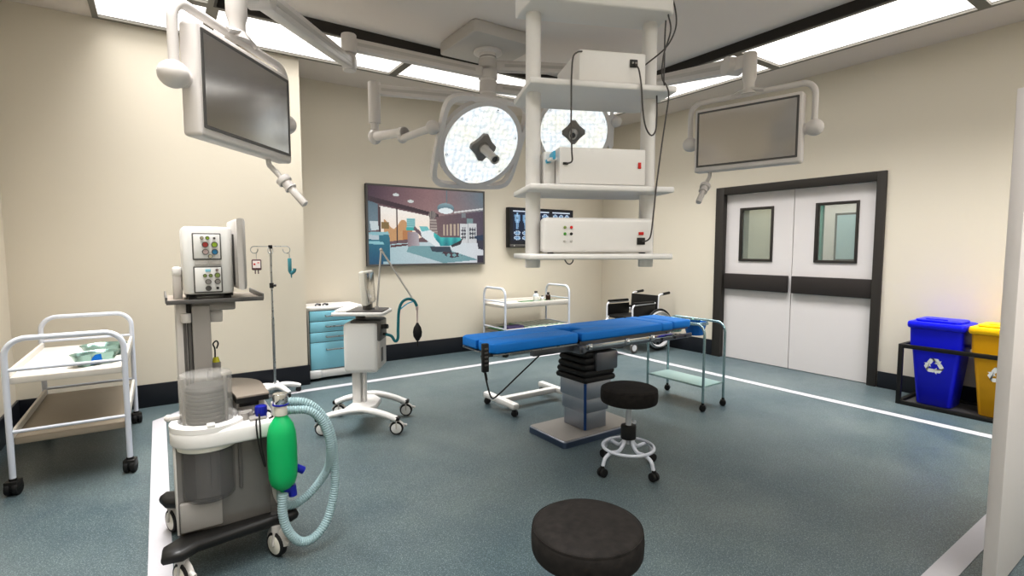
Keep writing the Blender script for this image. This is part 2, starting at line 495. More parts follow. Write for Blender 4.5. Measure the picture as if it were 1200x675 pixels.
# double door
fr = MB()
for y0, y1 in ((2.232, 2.318), (4.062, 4.181)):
    fr.box2((XR - .03, y0, 0), (XR + TH + .01, y1, 2.245), .004)
fr.box2((XR - .03, 2.318, 2.15), (XR + TH + .01, 4.062, 2.245), .004)
struct(fr.build('trim_2', 'frame'), 'dark frame around the double door')
def leaf(name, y0, y1, wy0, wy1, by0, by1, label):
    o = thing(name, label, None, (XR + .04, (y0 + y1) / 2, 0)); o['kind'] = 'structure'
    cy = (y0 + y1) / 2
    p = MB(); wz0, wz1 = 1.288, 1.966
    T_ = .045
    p.box2((0, y0 - cy, .006), (T_, wy0 - cy, 2.148)); p.box2((0, wy1 - cy, .006), (T_, y1 - cy, 2.148))
    p.box2((0, wy0 - cy, .006), (T_, wy1 - cy, wz0)); p.box2((0, wy0 - cy, wz1), (T_, wy1 - cy, 2.148))
    p.build('door_panel', 'door', o)
    f = MB(); e = .03
    f.box2((-.012, wy0 - cy, wz0), (T_, wy0 - cy + e, wz1), .003); f.box2((-.012, wy1 - cy - e, wz0), (T_, wy1 - cy, wz1), .003)
    f.box2((-.012, wy0 - cy + e, wz0), (T_, wy1 - cy - e, wz0 + e), .003); f.box2((-.012, wy0 - cy + e, wz1 - e), (T_, wy1 - cy - e, wz1), .003)
    fo = f.build('window_frame', 'frame', o)
    MB().box2((.018, wy0 - cy + e, wz0 + e), (.024, wy1 - cy - e, wz1 - e)).build('window_pane', 'glassdoor', fo)
    MB().box2((-.045, by0 - cy, .92), (.001, by1 - cy, 1.123), .008).build('bumper_rail', 'bumper', o)
leaf('door_1', 3.186, 4.060, 3.425, 3.868, 3.215, 4.05, 'white double door leaf with greenish window')
leaf('door_2', 2.320, 3.178, 2.490, 2.938, 2.326, 3.165, 'white double door leaf with a view into the corridor')
# corridor beyond the door
cx = XR + 1.9
struct(MB().box2((cx, -1.5, 0), (cx + .1, YB, 3.0)).build('wall_corridor', 'corr'))
struct(MB().box2((XR + TH, -1.5, 3.0), (cx + .1, YB, 3.08)).build('ceiling_corridor', 'ceil'))
struct(MB().box2((XR + .3, 3.9, 0), (cx, 4.0, 3.0)).build('wall_corridor_side', 'corr'))
struct(MB().box2((cx - .06, 3.69, 0), (cx, 3.9, 3.0)).build('wall_corridor_pier', 'tealwall'))
dd = thing('door_3', 'pale corridor door with a blue window seen through the door window', None, (cx - .03, 3.2, 0)); dd['kind'] = 'structure'
MB().box2((-.02, -.50, 0), (.02, .47, 2.6)).build('door_panel', 'corrd', dd)
f = MB(); f.box2((-.05, -.25, 1.27), (-.02, .31, 1.95)); f.build('window_frame', 'dgrey', dd)
MB().box2((-.056, -.22, 1.30), (-.05, .28, 1.92)).build('window_pane', mat('corridor_pane', (170, 196, 202), .3), dd)
cl = thing('ceiling_light', 'added unseen light panel for the corridor beyond the double door', 'ceiling light', (XR + 1.0, 3.0, 2.98), group='ceiling light panels')  # unseen panel added to light the corridor
MB().box2((-.3, -.85, -.01), (.3, .85, .015)).build('diffuser', 'corrfill', cl)

# open door leaf close to the camera
dl = thing('door_4', 'white open door leaf seen edge on beside the viewer', None, (2.85, .555, 0)); dl['kind'] = 'structure'
MB().box2((0, 0, .006), (1.0, .046, 2.085), .003).build('door_panel', 'door', dl)
MB().box2((1.0, -.02, 0), (1.09, .08, 2.16), .003).build('door_jamb', 'door', dl)

# ---------------------------------------------------------------- small shared parts
def wheel_caster(parent, x, y, r=.058, w=.03, ang=0., mat_disc='offw', tyre='rubber', fork='lgrey', top=None, lever=True):
    """castor: fork with tyre and disc; parent-local coordinates, wheel axis turned by ang"""
    top = top or 2 * r + .03
    ca, sa = math.cos(ang), math.sin(ang)
    ax = V3((ca, sa, 0)); fw = V3((-sa, ca, 0))
    c = V3((x, y, r))
    b = MB()
    b.cyl((x, y, 2 * r + .005), (x, y, top), r * .42, n=14)
    for s in (-1, 1):
        b.tube([c + ax * s * (w * .5 + .006), V3((x, y, 2 * r + .008)) + ax * s * w * .35], r * .22, n=8, flat=(1, .5))
    # hood over the tyre
    arc = [c + (fw * math.cos(R_(a)) + V3((0, 0, 1)) * math.sin(R_(a))) * (r * 1.13) for a in range(15, 176, 20)]
    b.tube(arc, w * .55, n=8, flat=(1, .25))
    if lever:
        b.tube([c + fw * -r * 1.0 + V3((0, 0, r * .6)), c + fw * -r * 1.55 + V3((0, 0, r * .45))], r * .16, n=8)
    o = b.build('caster', fork, parent)
    t = MB(); t.lathe([(r * .7, -w / 2), (r - .006, -w / 2), (r, -w / 2 + .006), (r, w / 2 - .006), (r - .006, w / 2), (r * .7, w / 2)], c, ax, 24)
    t.build('tyre', tyre, o)
    d = MB(); d.lathe([(0, -w / 2 - .004), (r * .7, -w / 2 - .002), (r * .78, -w / 2), (r * .78, w / 2), (r * .7, w / 2 + .002), (0, w / 2 + .004)], c, ax, 24)
    d.build('wheel_disc', mat_disc, o)
    return o
def small_caster(parent, x, y, r=.035, ang=0., top=None, m='black'):
    ca, sa = math.cos(ang), math.sin(ang); ax = V3((ca, sa, 0))
    b = MB()
    top = top or 2 * r + .03
    b.cyl((x, y, r * 1.6), (x, y, top), r * .45, n=12)
    b.box((x, y, r * 1.45), (r * 1.5, r * 1.6, r * 1.1), .006, rot=(0, 0, ang))
    o = b.build('caster', m, parent)
    t = MB()
    for s in (-1, 1):
        t.cyl(V3((x, y, r)) + ax * s * r * .12, V3((x, y, r)) + ax * s * r * .72, r, n=18, bev=.005)
    t.build('wheel', 'rubber', o)
    return o

# ---------------------------------------------------------------- operating table
ot = thing('operating_table', 'blue padded operating table on a steel pedestal with black bellows', 'operating table', (2.74, 2.995, 0))
def pad(name, poly, z0, z1, bev=.018, parent=ot):
    return MB().prism(poly, z0, z1, bev=bev).build(name, 'blue', parent, angle=50)
zt = .835
hw = .215
# foot section: two pads side by side
tray_ = MB(); tray_.prism(rrect(-.99, -hw, -.235, hw, .05), zt - .082, zt - .073); fs = tray_.build('foot_plate', 'steel', ot)
pad('foot_cushion', [(-.23, .004), (-.23, hw), (-.955, hw), (-.985, hw - .03), (-.985, .004)], zt - .073, zt, .014)
pad('foot_cushion', rrect(-.985, -hw, -.23, -.002, .045), zt - .073, zt, .014)
# seat and back section with notch
nt_ = [(-.215, hw), (-.225, .09), (-.08, .075), (-.055, .0), (-.08, -.06), (-.2, -.075), (-.215, -hw), (.665, -hw), (.665, hw)]
pad('back_cushion', nt_[::-1], zt - .068, zt, .014)
pad('shoulder_cushion', rrect(.675, -hw, .815, hw, .02), zt - .07, zt, .014)
pad('head_cushion', rrect(.83, -hw + .012, 1.065, hw - .012, .02), zt - .068, zt, .014)
u = MB()
u.box2((-.22, -hw + .02, zt - .086), (.82, hw - .02, zt - .07)); u.box2((.83, -.17, zt - .084), (1.06, .17, zt - .068))
u.box2((-.62, -.17, zt - .135), (-.25, -.12, zt - .083), .004); u.box2((-.62, .12, zt - .135), (-.25, .17, zt - .083), .004)
u.box2((-.25, -.19, zt - .15), (.75, -.14, zt - .086), .004); u.box2((-.25, .14, zt - .15), (.75, .19, zt - .086), .004)
u.build('frame', 'dsteel', ot)
for s in (-1, 1):
    r = MB(); r.box2((-.20, s * (hw + .018) - .006, zt - .118), (.80, s * (hw + .018) + .006, zt - .088), .003)
    for x in (-.15, .1, .35, .6, .75):
        r.cyl((x, s * (hw - .03), zt - .103), (x, s * (hw + .014), zt - .103), .008, n=10)
    ro = r.build('side_rail', 'chrome', ot)
    for x in (-.16, .23, .52):
        k = MB(); k.sph((x, s * (hw + .034), zt - .103), .017, n=12); k.box((x, s * (hw + .022), zt - .103), (.04, .02, .045), .004)
        k.build('rail_clamp', 'chrome', ro)
    r = MB(); r.box2((.55, s * (hw + .004) - .006, zt - .150), (1.05, s * (hw + .004) + .006, zt - .112), .004)
    for x in (.66, .82, .96): r.cyl((x, s * (hw - .05), zt - .132), (x, s * (hw + .03), zt - .132), .014, n=12)
    r.build('head_bracket', 'dsteel', ot)
k = MB(); k.box2((-.26, -.24, zt - .15), (-.2, .24, zt - .09), .006); k.cyl((-.23, -.26, zt - .12), (-.23, .26, zt - .12), .018, n=14)
k.build('hinge_bar', 'dsteel', ot)
m_ = MB(); m_.box2((-.04, -.19, .515), (.19, .19, .665), .02); m_.build('actuator_box', 'dsteel', ot)
# pedestal
bx0, bx1, by0, by1 = -.10, .135, -.13, .13
for i, (za, zb, g) in enumerate(((.055, .19, 0.), (.19, .30, .012), (.30, .43, .024))):
    p = MB().prism(rrect(bx0 - g, by0 - g, bx1 + g, by1 + g, .025), za, zb, bev=.003).build('pedestal_stage', 'pedestal', ot)
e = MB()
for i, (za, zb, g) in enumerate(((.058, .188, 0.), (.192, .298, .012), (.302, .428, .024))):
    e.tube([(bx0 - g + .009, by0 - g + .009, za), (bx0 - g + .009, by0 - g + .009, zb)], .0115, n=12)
e.build('corner_reflection', 'pedreflect', ot)  # blue reflection on the steel corner, painted as a coloured strip
prof = []
bl = MB(); nrib = 5; zb0, zb1 = .43, .67
for i in range(nrib):
    za = zb0 + (zb1 - zb0) * i / nrib; zc = zb0 + (zb1 - zb0) * (i + 1) / nrib; g = .05 - .006 * i
    bl.prism(rrect(bx0 - g, by0 - g, bx1 + g, by1 + g, .03), za, zc, bev=.0225)
bl.build('bellows', 'rubber', ot)
cc = MB(); cc.box2((-.13, -.14, .66), (.16, .14, zt - .10), .01); cc.build('column_head', 'dsteel', ot)
bp = MB(); bp.prism(rrect(-.375, -.215, .39, .225, .03), .006, .05, bev=.008); bp.build('base_plate', 'pedestal', ot)
bp = MB(); bp.prism(rrect(-.368, -.208, .383, .218, .03), .0495, .053); bp.build('base_cover', 'mgrey', ot)
be = MB(); be.ringprism(rrect(-.378, -.218, .393, .228, .03), rrect(-.372, -.212, .387, .222, .03), .0, .042); be.build('base_edge_reflection', 'edgereflect', ot)  # bluish reflection round the plate edge, put into the strip's colour
# hand controller hanging at the foot end
hcx, hcy = -1.07, -.195
h = MB(); h.box((hcx + .02, hcy - .03, .755), (.045, .028, .185), .006)
h.box((hcx + .055, hcy + .005, .757), (.08, .03, .012), .003); h.box((hcx + .02, hcy - .012, .757), (.03, .02, .03), .003)
hc = h.build('hand_controller', 'black', ot)
for k in range(5):
    q = MB(); q.box((hcx + .02, hcy - .0455,   .71 + k * .026), (.026, .005, .012), .002); q.build('controller_button', 'dgrey', hc)
cb = MB(); cb.tube(spline([(hcx + .02, hcy - .03, .66), (hcx + .035, hcy - .03, .58), (hcx + .10, hcy + .02, .47), (hcx + .22, hcy + .12, .45), (hcx + .42, hcy + .2, .52), (hcx + .62, hcy + .24, .62), (hcx + .74, hcy + .25, .69)]), .0055, n=8)
cb.tube([(hcx + .02, hcy - .03, .66), (hcx + .03, hcy - .03, .61)], .009, n=8)
cb.build('controller_cable', 'black', hc)
pl = MB(); pl.tube([(hcx + .70, hcy + .248, .668), (hcx + .8, hcy + .25, .715)], .014, n=10); pl.build('cable_plug', 'bluedk', hc)

# ---------------------------------------------------------------- H-shaped wheeled stand base behind the pedestal
hs = thing('stand_base', 'low white H-shaped wheeled base on the floor behind the table pedestal', 'wheeled stand', (2.80, 3.81, 0))
b = MB()
b.box2((-.29, -.035, .065), (.30, .035, .115), .012)
b.build('cross_bar', 'white', hs)
for x in (-.315, .33):
    b = MB(); b.box2((x - .035, -.255, .062), (x + .035, .255, .118), .02); o = b.build('foot_bar', 'white', hs)
    for y in (-.225, .225): small_caster(o, x, y, .027, .4, .065)
b = MB(); b.box2((.305, -.22, .11), (.355, -.17, .60), .008); b.build('upright', 'white', hs)

# ---------------------------------------------------------------- stools
def make_stool():
    o = thing('stool', 'round black swivel stool beside the operating table', 'stool', (2.50, 2.295, 0), group='black swivel stools')
    s = MB(); R = .183; z1 = .552; z0 = .452
    s.lathe([(0, z0), (R - .012, z0), (R - .004, z0 + .004), (R, z0 + .014), (R + .002, z1 - .05), (R, z1 - .022), (R - .006, z1 - .012), (R - .014, z1 - .005), (R - .03, z1), (0, z1 + .002)], n=56)
    so = s.build('seat', 'vinyl', o, angle=50)
    p = MB(); p.lathe([(R - .009, z1 - .014), (R - .002, z1 - .012), (R - .001, z1 - .017), (R - .009, z1 - .02)], n=56); p.build('piping', 'vinyl', so)
    p = MB(); p.cyl((0, 0, .445), (0, 0, .455), .10, n=28); p.build('seat_plate', 'black', o)
    p = MB(); p.cyl((0, 0, .17), (0, 0, .452), .0185, n=18); p.build('post', 'bluew', o)
    h = MB(); h.cyl((0, 0, .205), (0, 0, .295), .05, n=28, bev=.006); ho = h.build('hub', 'black', o)
    kn = MB(); kn.tube([(.04, .015, .283), (.085, .03, .287)], .008, n=10); kn.sph((.09, .032, .287), .015, n=10); kn.build('height_knob', 'bluew', ho)
    rg = MB(); rg.tube([(.165 * math.cos(2 * PI * k / 40), .165 * math.sin(2 * PI * k / 40), .15) for k in range(40)], .0105, n=10, closed=True); rg.build('foot_ring', 'bluew', o)
    for k in range(4):
        a = R_(2 + 90 * k - 4); ca, sa = math.cos(a), math.sin(a)
        pts = [(ca * r_, sa * r_, z_) for r_, z_ in ((.03, .215), (.045, .17), (.085, .135), (.15, .137), (.2, .115), (.222, .06))]
        l = MB(); l.tube(spline(pts), .0125, n=10); l.build('leg', 'bluew', o)
        l = MB(); c = V3((ca * .224, sa * .224, .028)); l.cyl(c + V3((0, 0, .015)), c + V3((0, 0, .042)), .014, n=10)
        t = V3((-sa, ca, 0))
        for s_ in (-1, 1): l.cyl(c + t * s_ * .004, c + t * s_ * .024, .028, n=16, bev=.005)
        l.build('caster', 'rubber', o)
    return o
st = make_stool()
st2 = copy_tree(st)
st2.location = (1.128, 1.208, 0); st2.rotation_euler = (0, 0, .5)
st2['label'] = 'round black swivel stool seen from above, standing alone in the open floor'

# ---------------------------------------------------------------- two-shelf instrument trolleys
def make_trolley():
    o = thing('instrument_trolley', 'pale two-shelf trolley with tube ends, against the tall wall, holding steel dishes', 'trolley', (-.485, 4.663, 0), group='two-shelf trolleys')
    W, L_ = .278, .573
    for s in (-1, 1):
        y = s * L_
        b = MB(); b.tube([(-W, y, .075), (-W, y, .925), (W, y, .925), (W, y, .075)], .0165, n=14, rad=.10, nf=8)
        f = b.build('end_frame', 'bluew', o)
        for z in (.742, .375):
            r = MB(); r.cyl((-W, y, z), (W, y, z), .0105, n=12); r.build('cross_rail', 'bluew', f)
        for x in (-W, W):
            small_caster(f, x, y, .044, 0.25 * s, .10, 'black')
    for nm, z0, z1, m in (('upper_shelf', .655, .695, 'tray'), ('lower_shelf', .292, .335, 'lowshelf')):
        b = MB(); b.box2((-W + .012, -L_ + .01, z0), (W - .012, L_ - .01, z1), .008); so = b.build(nm, m, o)
        for s in (-1, 1):
            r = MB(); r.box2((s * (W - .006) - .010, -L_ + .012, z0 + .005), (s * (W - .006) + .010, L_ - .012, z1 + .038), .006)
            r.build('shelf_lip', 'tray', so)
    return o
tr = make_trolley()
tr2 = copy_tree(tr); tr2.location = (4.33, 5.935, 0); tr2.rotation_euler = (0, 0, PI / 2); tr2.scale = (.97, .97, .985)
tr2['label'] = 'pale two-shelf trolley against the back wall, carrying medicine bottles on green cloth'

def make_bowl(name, label, cat, loc, outline, h, m, group=None, taper=.72, lipm=None, rotz=0.):
    """open dish from a rim outline"""
    o = thing(name, label, cat, loc, rotz, group)
    bm_ = MB(); n = len(outline)
    lv = [(taper, 0.), (taper, .0), (.86, h * .5), (1., h - .003), (1.05, h), (1.05, h + .003), (.97, h), (.84, h * .5), (taper - .04, .006)]
    rings = [[bm_.bm.verts.new((x * k, y * k, z)) for x, y in outline] for k, z in lv]
    bm_.bm.faces.new(rings[0][::-1])
    for a, b in zip(rings[1:], rings[2:]):
        for i in range(n): bm_.bm.faces.new((a[i], a[(i + 1) % n], b[(i + 1) % n], b[i]))
    bm_.bm.faces.new(rings[-1])
    bmesh.ops.remove_doubles(bm_.bm, verts=bm_.bm.verts[:], dist=1e-5)
    bm_.build('dish_wall', m, o, angle=60)
    return o
def kidney(rc, hw_, ang, n=12):
    """bent stadium: centre-line radius, half width, half angle; roughly centred"""
    o_ = []
    for k in range(n + 1):
        a = -ang + 2 * ang * k / n; o_.append(((rc + hw_) * math.sin(a), (rc + hw_) * math.cos(a)))
    for k in range(1, 8):
        t = PI * k / 8; cx_, cy_ = rc * math.sin(ang), rc * math.cos(ang)
        d1 = (math.sin(ang), math.cos(ang)); d2 = (math.cos(ang), -math.sin(ang))
        o_.append((cx_ + hw_ * (d1[0] * math.cos(t) + d2[0] * math.sin(t)), cy_ + hw_ * (d1[1] * math.cos(t) + d2[1] * math.sin(t))))
    for k in range(n + 1):
        a = ang - 2 * ang * k / n; o_.append(((rc - hw_) * math.sin(a), (rc - hw_) * math.cos(a)))
    for k in range(1, 8):
        t = PI * k / 8; cx_, cy_ = -rc * math.sin(ang), rc * math.cos(ang)
        d1 = (math.sin(ang), -math.cos(ang)); d2 = (-math.cos(ang), -math.sin(ang))
        o_.append((cx_ + hw_ * (d1[0] * math.cos(t) + d2[0] * math.sin(t)), cy_ + hw_ * (d1[1] * math.cos(t) + d2[1] * math.sin(t))))
    return [(x, y - rc * .93) for x, y in o_][::-1]
def circ(r, n=28): return [(r * math.cos(2 * PI * k / n), r * math.sin(2 * PI * k / n)) for k in range(n)]
zt_ = .696
kd = make_bowl('kidney_dish', 'steel kidney dish on the trolley shelf, the one with a painted blue reflection', 'dish', (-.372, 4.285, zt_), kidney(.13, .055, .62), .078, 'dish', 'steel dishes on the trolley', rotz=.45)
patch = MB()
patch.box((-.012, -.050, .040), (.062, .006, .060), .002, rot=(R_(-14), 0, R_(-4))); patch.build('blue_reflection_patch', 'dishreflect', kd)  # blue reflection on the dish, painted as a coloured patch
make_bowl('steel_basin', 'oval steel basin on the trolley shelf behind the kidney dish', 'dish', (-.345, 4.62, zt_), [(x * 1.0, y * .75) for x, y in circ(.13)], .075, 'dish', 'steel dishes on the trolley')

# things on the back trolley
TZ = .695 * .985
gc = MB(); gc.box2((-.27, -.20, 0), (.33, .14, .006), .002); go = gc.build('surgical_cloth', 'sterile', None, (4.52, 5.93, TZ)); tag(go, 'dark green surgical cloth on the top shelf of the back trolley', 'cloth')
def bottle(name, label, loc, r, h, m, capm, neck=.45):
    o = thing(name, label, 'bottle', loc, group='medicine bottles on the back trolley')
    b = MB(); b.lathe([(0, 0), (r * .95, 0), (r, .004), (r, h * .62), (r * .85, h * .7), (r * neck, h * .76), (r * neck, h * .84), (0, h * .84)], n=20); b.build('bottle_body', m, o)
    c = MB(); c.cyl((0, 0, h * .83), (0, 0, h), r * (neck + .1), n=16, bev=.003); c.build('cap', capm, o)
    l = MB(); l.lathe([(r + .0006, h * .15), (r + .0012, h * .15), (r + .0012, h * .5), (r + .0006, h * .5)], n=20); l.build('paper_label', 'labelw' if m != 'amber' else 'amber', o)
bz = TZ + .006
bottle('medicine_bottle', 'largest clear bottle with a dark cap on the green cloth', (4.43, 5.86, bz), .042, .155, 'clearb', 'dgrey')
bottle('medicine_bottle', 'small dark brown bottle standing apart on the green cloth', (4.66, 5.87, bz), .034, .125, 'amber', 'black')
bottle('medicine_bottle', 'small clear vial between the large clear bottle and the brown bottle', (4.545, 5.86, bz), .026, .085, 'clearb', 'dgrey')
ob = MB(); ob.cyl((-.012, 0, .012), (.012, 0, .012), .012, n=12, bev=.003); ob = ob.build('bottle_stopper', 'black', None, (4.72, 5.80, bz)); tag(ob, 'tiny black stopper lying on the green cloth beside the brown bottle', 'stopper')
pc = MB(); pc.box2((-.09, -.06, 0), (.09, .06, .004), .001); po = pc.build('paper_card', 'labelw', None, (4.10, 5.80, TZ), (0, 0, .2)); tag(po, 'white paper card lying on the back trolley top shelf', 'paper')
LZ = .338 * .985
for i, (x, w_, l, m) in enumerate(((3.98, .19, 'flat dark green instrument tray at the open end of the back trolley lower shelf', 'sterile'),)):
    t = thing('instrument_tray', l, 'tray', (x, 5.93, LZ), group='trays on the lower shelf')
    MB().box2((-w_, -.21, 0), (w_, .21, .006), .002).build('tray_base', m, t)
pu = MB(); pu.box((0, 0, .03), (.26, .16, .05), .02); pu = pu.build('folded_cloth', 'purple', None, (4.00, 5.80, LZ + .006)); tag(pu, 'folded purple cloth on the lower shelf of the back trolley', 'cloth')
t = thing('instrument_tray', 'pale green slatted instrument tray on the lower shelf of the back trolley', 'tray', (4.50, 5.93, LZ), group='trays on the lower shelf')
b = MB(); b.box2((-.33, -.235, 0), (.33, .235, .035), .004); b.build('tray_base', 'palegreen', t)
b = MB()
for k in range(7): b.box2((-.31 + .09 * k, -.21, .035), (-.265 + .09 * k, .21, .041))
b.build('slat_pattern', 'white', t)

# ---------------------------------------------------------------- slim steel trolley at the head of the table
mt = thing('steel_trolley', 'slim steel trolley with steel bowls at the head of the operating table', 'trolley', (4.103, 3.072, 0))
for s in (-1, 1):
    x = s * .152
    b = MB(); b.tube([(x, -.316, .06), (x, -.316, .775), (x, .316, .775), (x, .316, .06)], .0115, n=12, rad=.09, nf=8)
    f = b.build('end_frame', 'tealchrome', mt)
    for y in (-.316, .316):
        small_caster(f, x, y, .028, .5, .075)
b = MB(); b.box2((-.142, -.306, .205), (.142, .306, .222), .004); b.build('lower_shelf', mat('pale_teal_shelf', (160, 186, 184), .3, .3), mt)
b = MB()
for y in (-.097, .148):
    b.tube([(.010 + .115 * math.cos(2 * PI * k / 32), y + .115 * math.sin(2 * PI * k / 32), .752) for k in range(32)], .005, n=8, closed=True)
    for sx in (-1, 1): b.cyl((sx * .122 + .004, y, .752), (sx * .152, y, .752), .005, n=8)
b.build('bowl_ring', 'tealchrome', mt)
bl1 = make_bowl('bowl', 'steel bowl with painted blue reflection on the slim trolley, the one clear of the table cushion', 'bowl', (4.113, 2.975, .648), circ(.106), .118, 'dishreflect', 'bowls on the slim trolley', .7)  # blue of the bowl is a reflection painted over the steel
bl2 = make_bowl('bowl', 'pale steel bowl on the slim trolley, half hidden behind the head cushion', 'bowl', (4.113, 3.22, .650), circ(.106), .115, 'dish', 'bowls on the slim trolley', .7)
for bo in (bl1, bl2):
    rr = .112 if bo is bl1 else .112; hh = .120 if bo is bl1 else .117
    r = MB(); r.tube([(rr * math.cos(2 * PI * k / 32), rr * math.sin(2 * PI * k / 32), hh) for k in range(32)], .005, n=8, closed=True); r.build('rim', 'tealchrome', bo)
ct = make_bowl('cup', 'small steel cup standing inside the bowl with painted blue reflection', 'cup', (4.113, 2.975, .656), circ(.045), .13, 'dish', None, .85)

# ---------------------------------------------------------------- wheelchair
wc = thing('wheelchair', 'folding wheelchair with black seat parked in the corner by the double door', 'wheelchair', (5.60, 5.11, 0))
Wd = .245
for s in (-1, 1):
    y = s * Wd
    f = MB()
    f.tube([(-.26, y, .20), (-.26, y, .665), (.20, y, .675)], .0125, n=10, rad=.05)
    f.tube([(.24, y, .28), (.27, y, .79), (.40, y, .80)], .0125, n=10, rad=.05)
    f.tube([(-.26, y, .46), (.25, y, .46)], .0115, n=10); f.tube([(-.26, y, .25), (.24, y, .30)], .0115, n=10)
    fo = f.build('side_frame', 'enamel', wc)
    MB().tube([(.36, y, .796), (.50, y, .808)], .02, n=12).build('push_grip', 'black', fo)
    a = MB(); a.box((-.03, y, .692), (.40, .05, .028), .012); a.build('armrest', 'black', fo)
    g = MB(); g.box((-.02, y, .56), (.44, .008, .17), .003); g.build('skirt_guard', 'black', fo)
    yy = y + s * .045
    c = V3((.235, yy, .30))
    wh = MB(); wh.tube([c + V3((.28 * math.cos(2 * PI * k / 48), 0, .283 * math.sin(2 * PI * k / 48))) for k in range(48)], .017, n=10, closed=True)
    wo = wh.build('rear_tyre', 'rubber', wc)
    rm = MB(); rm.tube([c + V3((.248 * math.cos(2 * PI * k / 48), 0, .245 * math.sin(2 * PI * k / 48))) for k in range(48)], .026, n=8, closed=True)
    rm.cyl(c - V3((0, .03, 0)), c + V3((0, .03, 0)), .03, n=14)
    rm.build('wheel_rim', 'enamel', wo)
    sp = MB()
    for k in range(16):
        a = 2 * PI * k / 16; sp.cyl(c + V3((.02 * math.cos(a), 0, .02 * math.sin(a))), c + V3((.245 * math.cos(a + .12), 0, .245 * math.sin(a + .12))), .003, n=5)
    sp.build('spokes', 'steel', wo)
    hr = MB(); c2 = c + V3((0, s * .035, 0)); hr.tube([c2 + V3((.25 * math.cos(2 * PI * k / 48), 0, .25 * math.sin(2 * PI * k / 48))) for k in range(48)], .009, n=8, closed=True); hr.build('push_rim', 'chrome', wo)
    cx_, cy_ = -.22, y
    ca = MB(); ca.tube([(cx_ - .04, cy_, .25), (cx_ - .04, cy_, .17), (cx_ + .0, cy_ + .03, .07)], .011, n=8, rad=.03); co = ca.build('front_caster', 'enamel', wc)
    tw = MB(); tw.tube([V3((cx_, cy_, .075)) + V3((.058 * math.cos(2 * PI * k / 24), 0, .058 * math.sin(2 * PI * k / 24))) for k in range(24)], .017, n=8, closed=True); tw.build('caster_tyre', 'dgrey', co)
    tw = MB(); tw.cyl((cx_, cy_ - .012, .075), (cx_, cy_ + .012, .075), .045, n=18); tw.build('caster_disc', 'enamel', co)
    lr = MB(); lr.tube([(-.26, y * .9, .44), (-.34, y * .9, .40), (-.42, y * .9, .12)], .0115, n=10, rad=.05); lo = lr.build('leg_rest', 'enamel', wc)
    fp = MB(); fp.box((-.46, y * .55, .10), (.13, .16, .015), .005); fp.build('footplate', 'black', lo)
s_ = MB(); s_.box((-.01, 0, .475), (.46, .46, .045), .015); s_.build('seat', 'black', wc)
s_ = MB(); s_.box((.255, 0, .655), (.02, .50, .25), .008, rot=(0, R_(4), 0)); s_.build('backrest', 'black', wc)
s_ = MB(); s_.tube([(-.1, -Wd, .25), (-.1, Wd, .46)], .011); s_.tube([(-.1, Wd, .25), (-.1, -Wd, .46)], .011); s_.build('cross_brace', 'enamel', wc)

# ---------------------------------------------------------------- bins and their rack
rk = thing('bin_rack', 'low black metal rack holding the two recycling bins', 'rack', (5.92, 1.14, 0))
e = .036
def bar(b, p, q, e=e): b.box2((min(p[0], q[0]) - e / 2, min(p[1], q[1]) - e / 2, min(p[2], q[2]) - e / 2), (max(p[0], q[0]) + e / 2, max(p[1], q[1]) + e / 2, max(p[2], q[2]) + e / 2), .003)
x0, x1, y0, y1 = -.245, .215, -.73, .725
for x in (x0, x1):
    for z, nm in ((.018, 'lower_rail'), (.548, 'upper_rail')):
        b = MB(); bar(b, (x, y0 + e, z), (x, y1 - e, z)); b.build(nm, 'black', rk)
    for y in (y0, y1):
        b = MB(); bar(b, (x, y, .018), (x, y, .548)); b.build('post', 'black', rk)
for y in (y0, y1):
    for z in (.018, .548):
        b = MB(); bar(b, (x0 + e, y, z), (x1 - e, y, z)); b.build('end_rail', 'black', rk)
b = MB(); b.box2((x0 + .02, y0 + .02, .004), (x1 - .02, y1 - .02, .014)); b.build('bottom_sheet', 'dgrey', rk)

def recycle_faces():
    """three bent arrows chasing round a triangle: polygons in a unit circle"""
    polys = []; Rv = .98; w_ = .19
    vt = [(Rv * math.cos(R_(90 - 120 * k)), Rv * math.sin(R_(90 - 120 * k))) for k in range(3)]
    def L(a, b, t): return (a[0] + (b[0] - a[0]) * t, a[1] + (b[1] - a[1]) * t)
    for k in range(3):
        A_, B_, C_ = vt[k - 1], vt[k], vt[(k + 1) % 3]
        p0 = L(A_, B_, .50); p1 = L(A_, B_, .76); p2 = L(B_, C_, .24); p3 = L(B_, C_, .36); p4 = L(B_, C_, .56)
        def off(p, q, r, s_):
            d = (q[0] - p[0], q[1] - p[1]); l = math.hypot(*d); n_ = (-d[1] / l, d[0] / l)
            return (r[0] + n_[0] * s_, r[1] + n_[1] * s_)
        polys.append([off(A_, B_, p0, w_), off(A_, B_, p1, w_), off(A_, B_, L(A_, B_, .86), -w_ * .2), off(A_, B_, L(A_, B_, .74), -w_), off(A_, B_, p0, -w_)])
        polys.append([off(A_, B_, L(A_, B_, .80), w_), off(B_, C_, L(B_, C_, .20), w_), off(B_, C_, p3, w_), off(B_, C_, p3, w_ * 1.9), off(B_, C_, p4, 0), off(B_, C_, p3, -w_ * 1.9), off(B_, C_, p3, -w_), off(B_, C_, L(B_, C_, .25), -w_), off(A_, B_, L(A_, B_, .90), -w_ * .2)])
    return polys
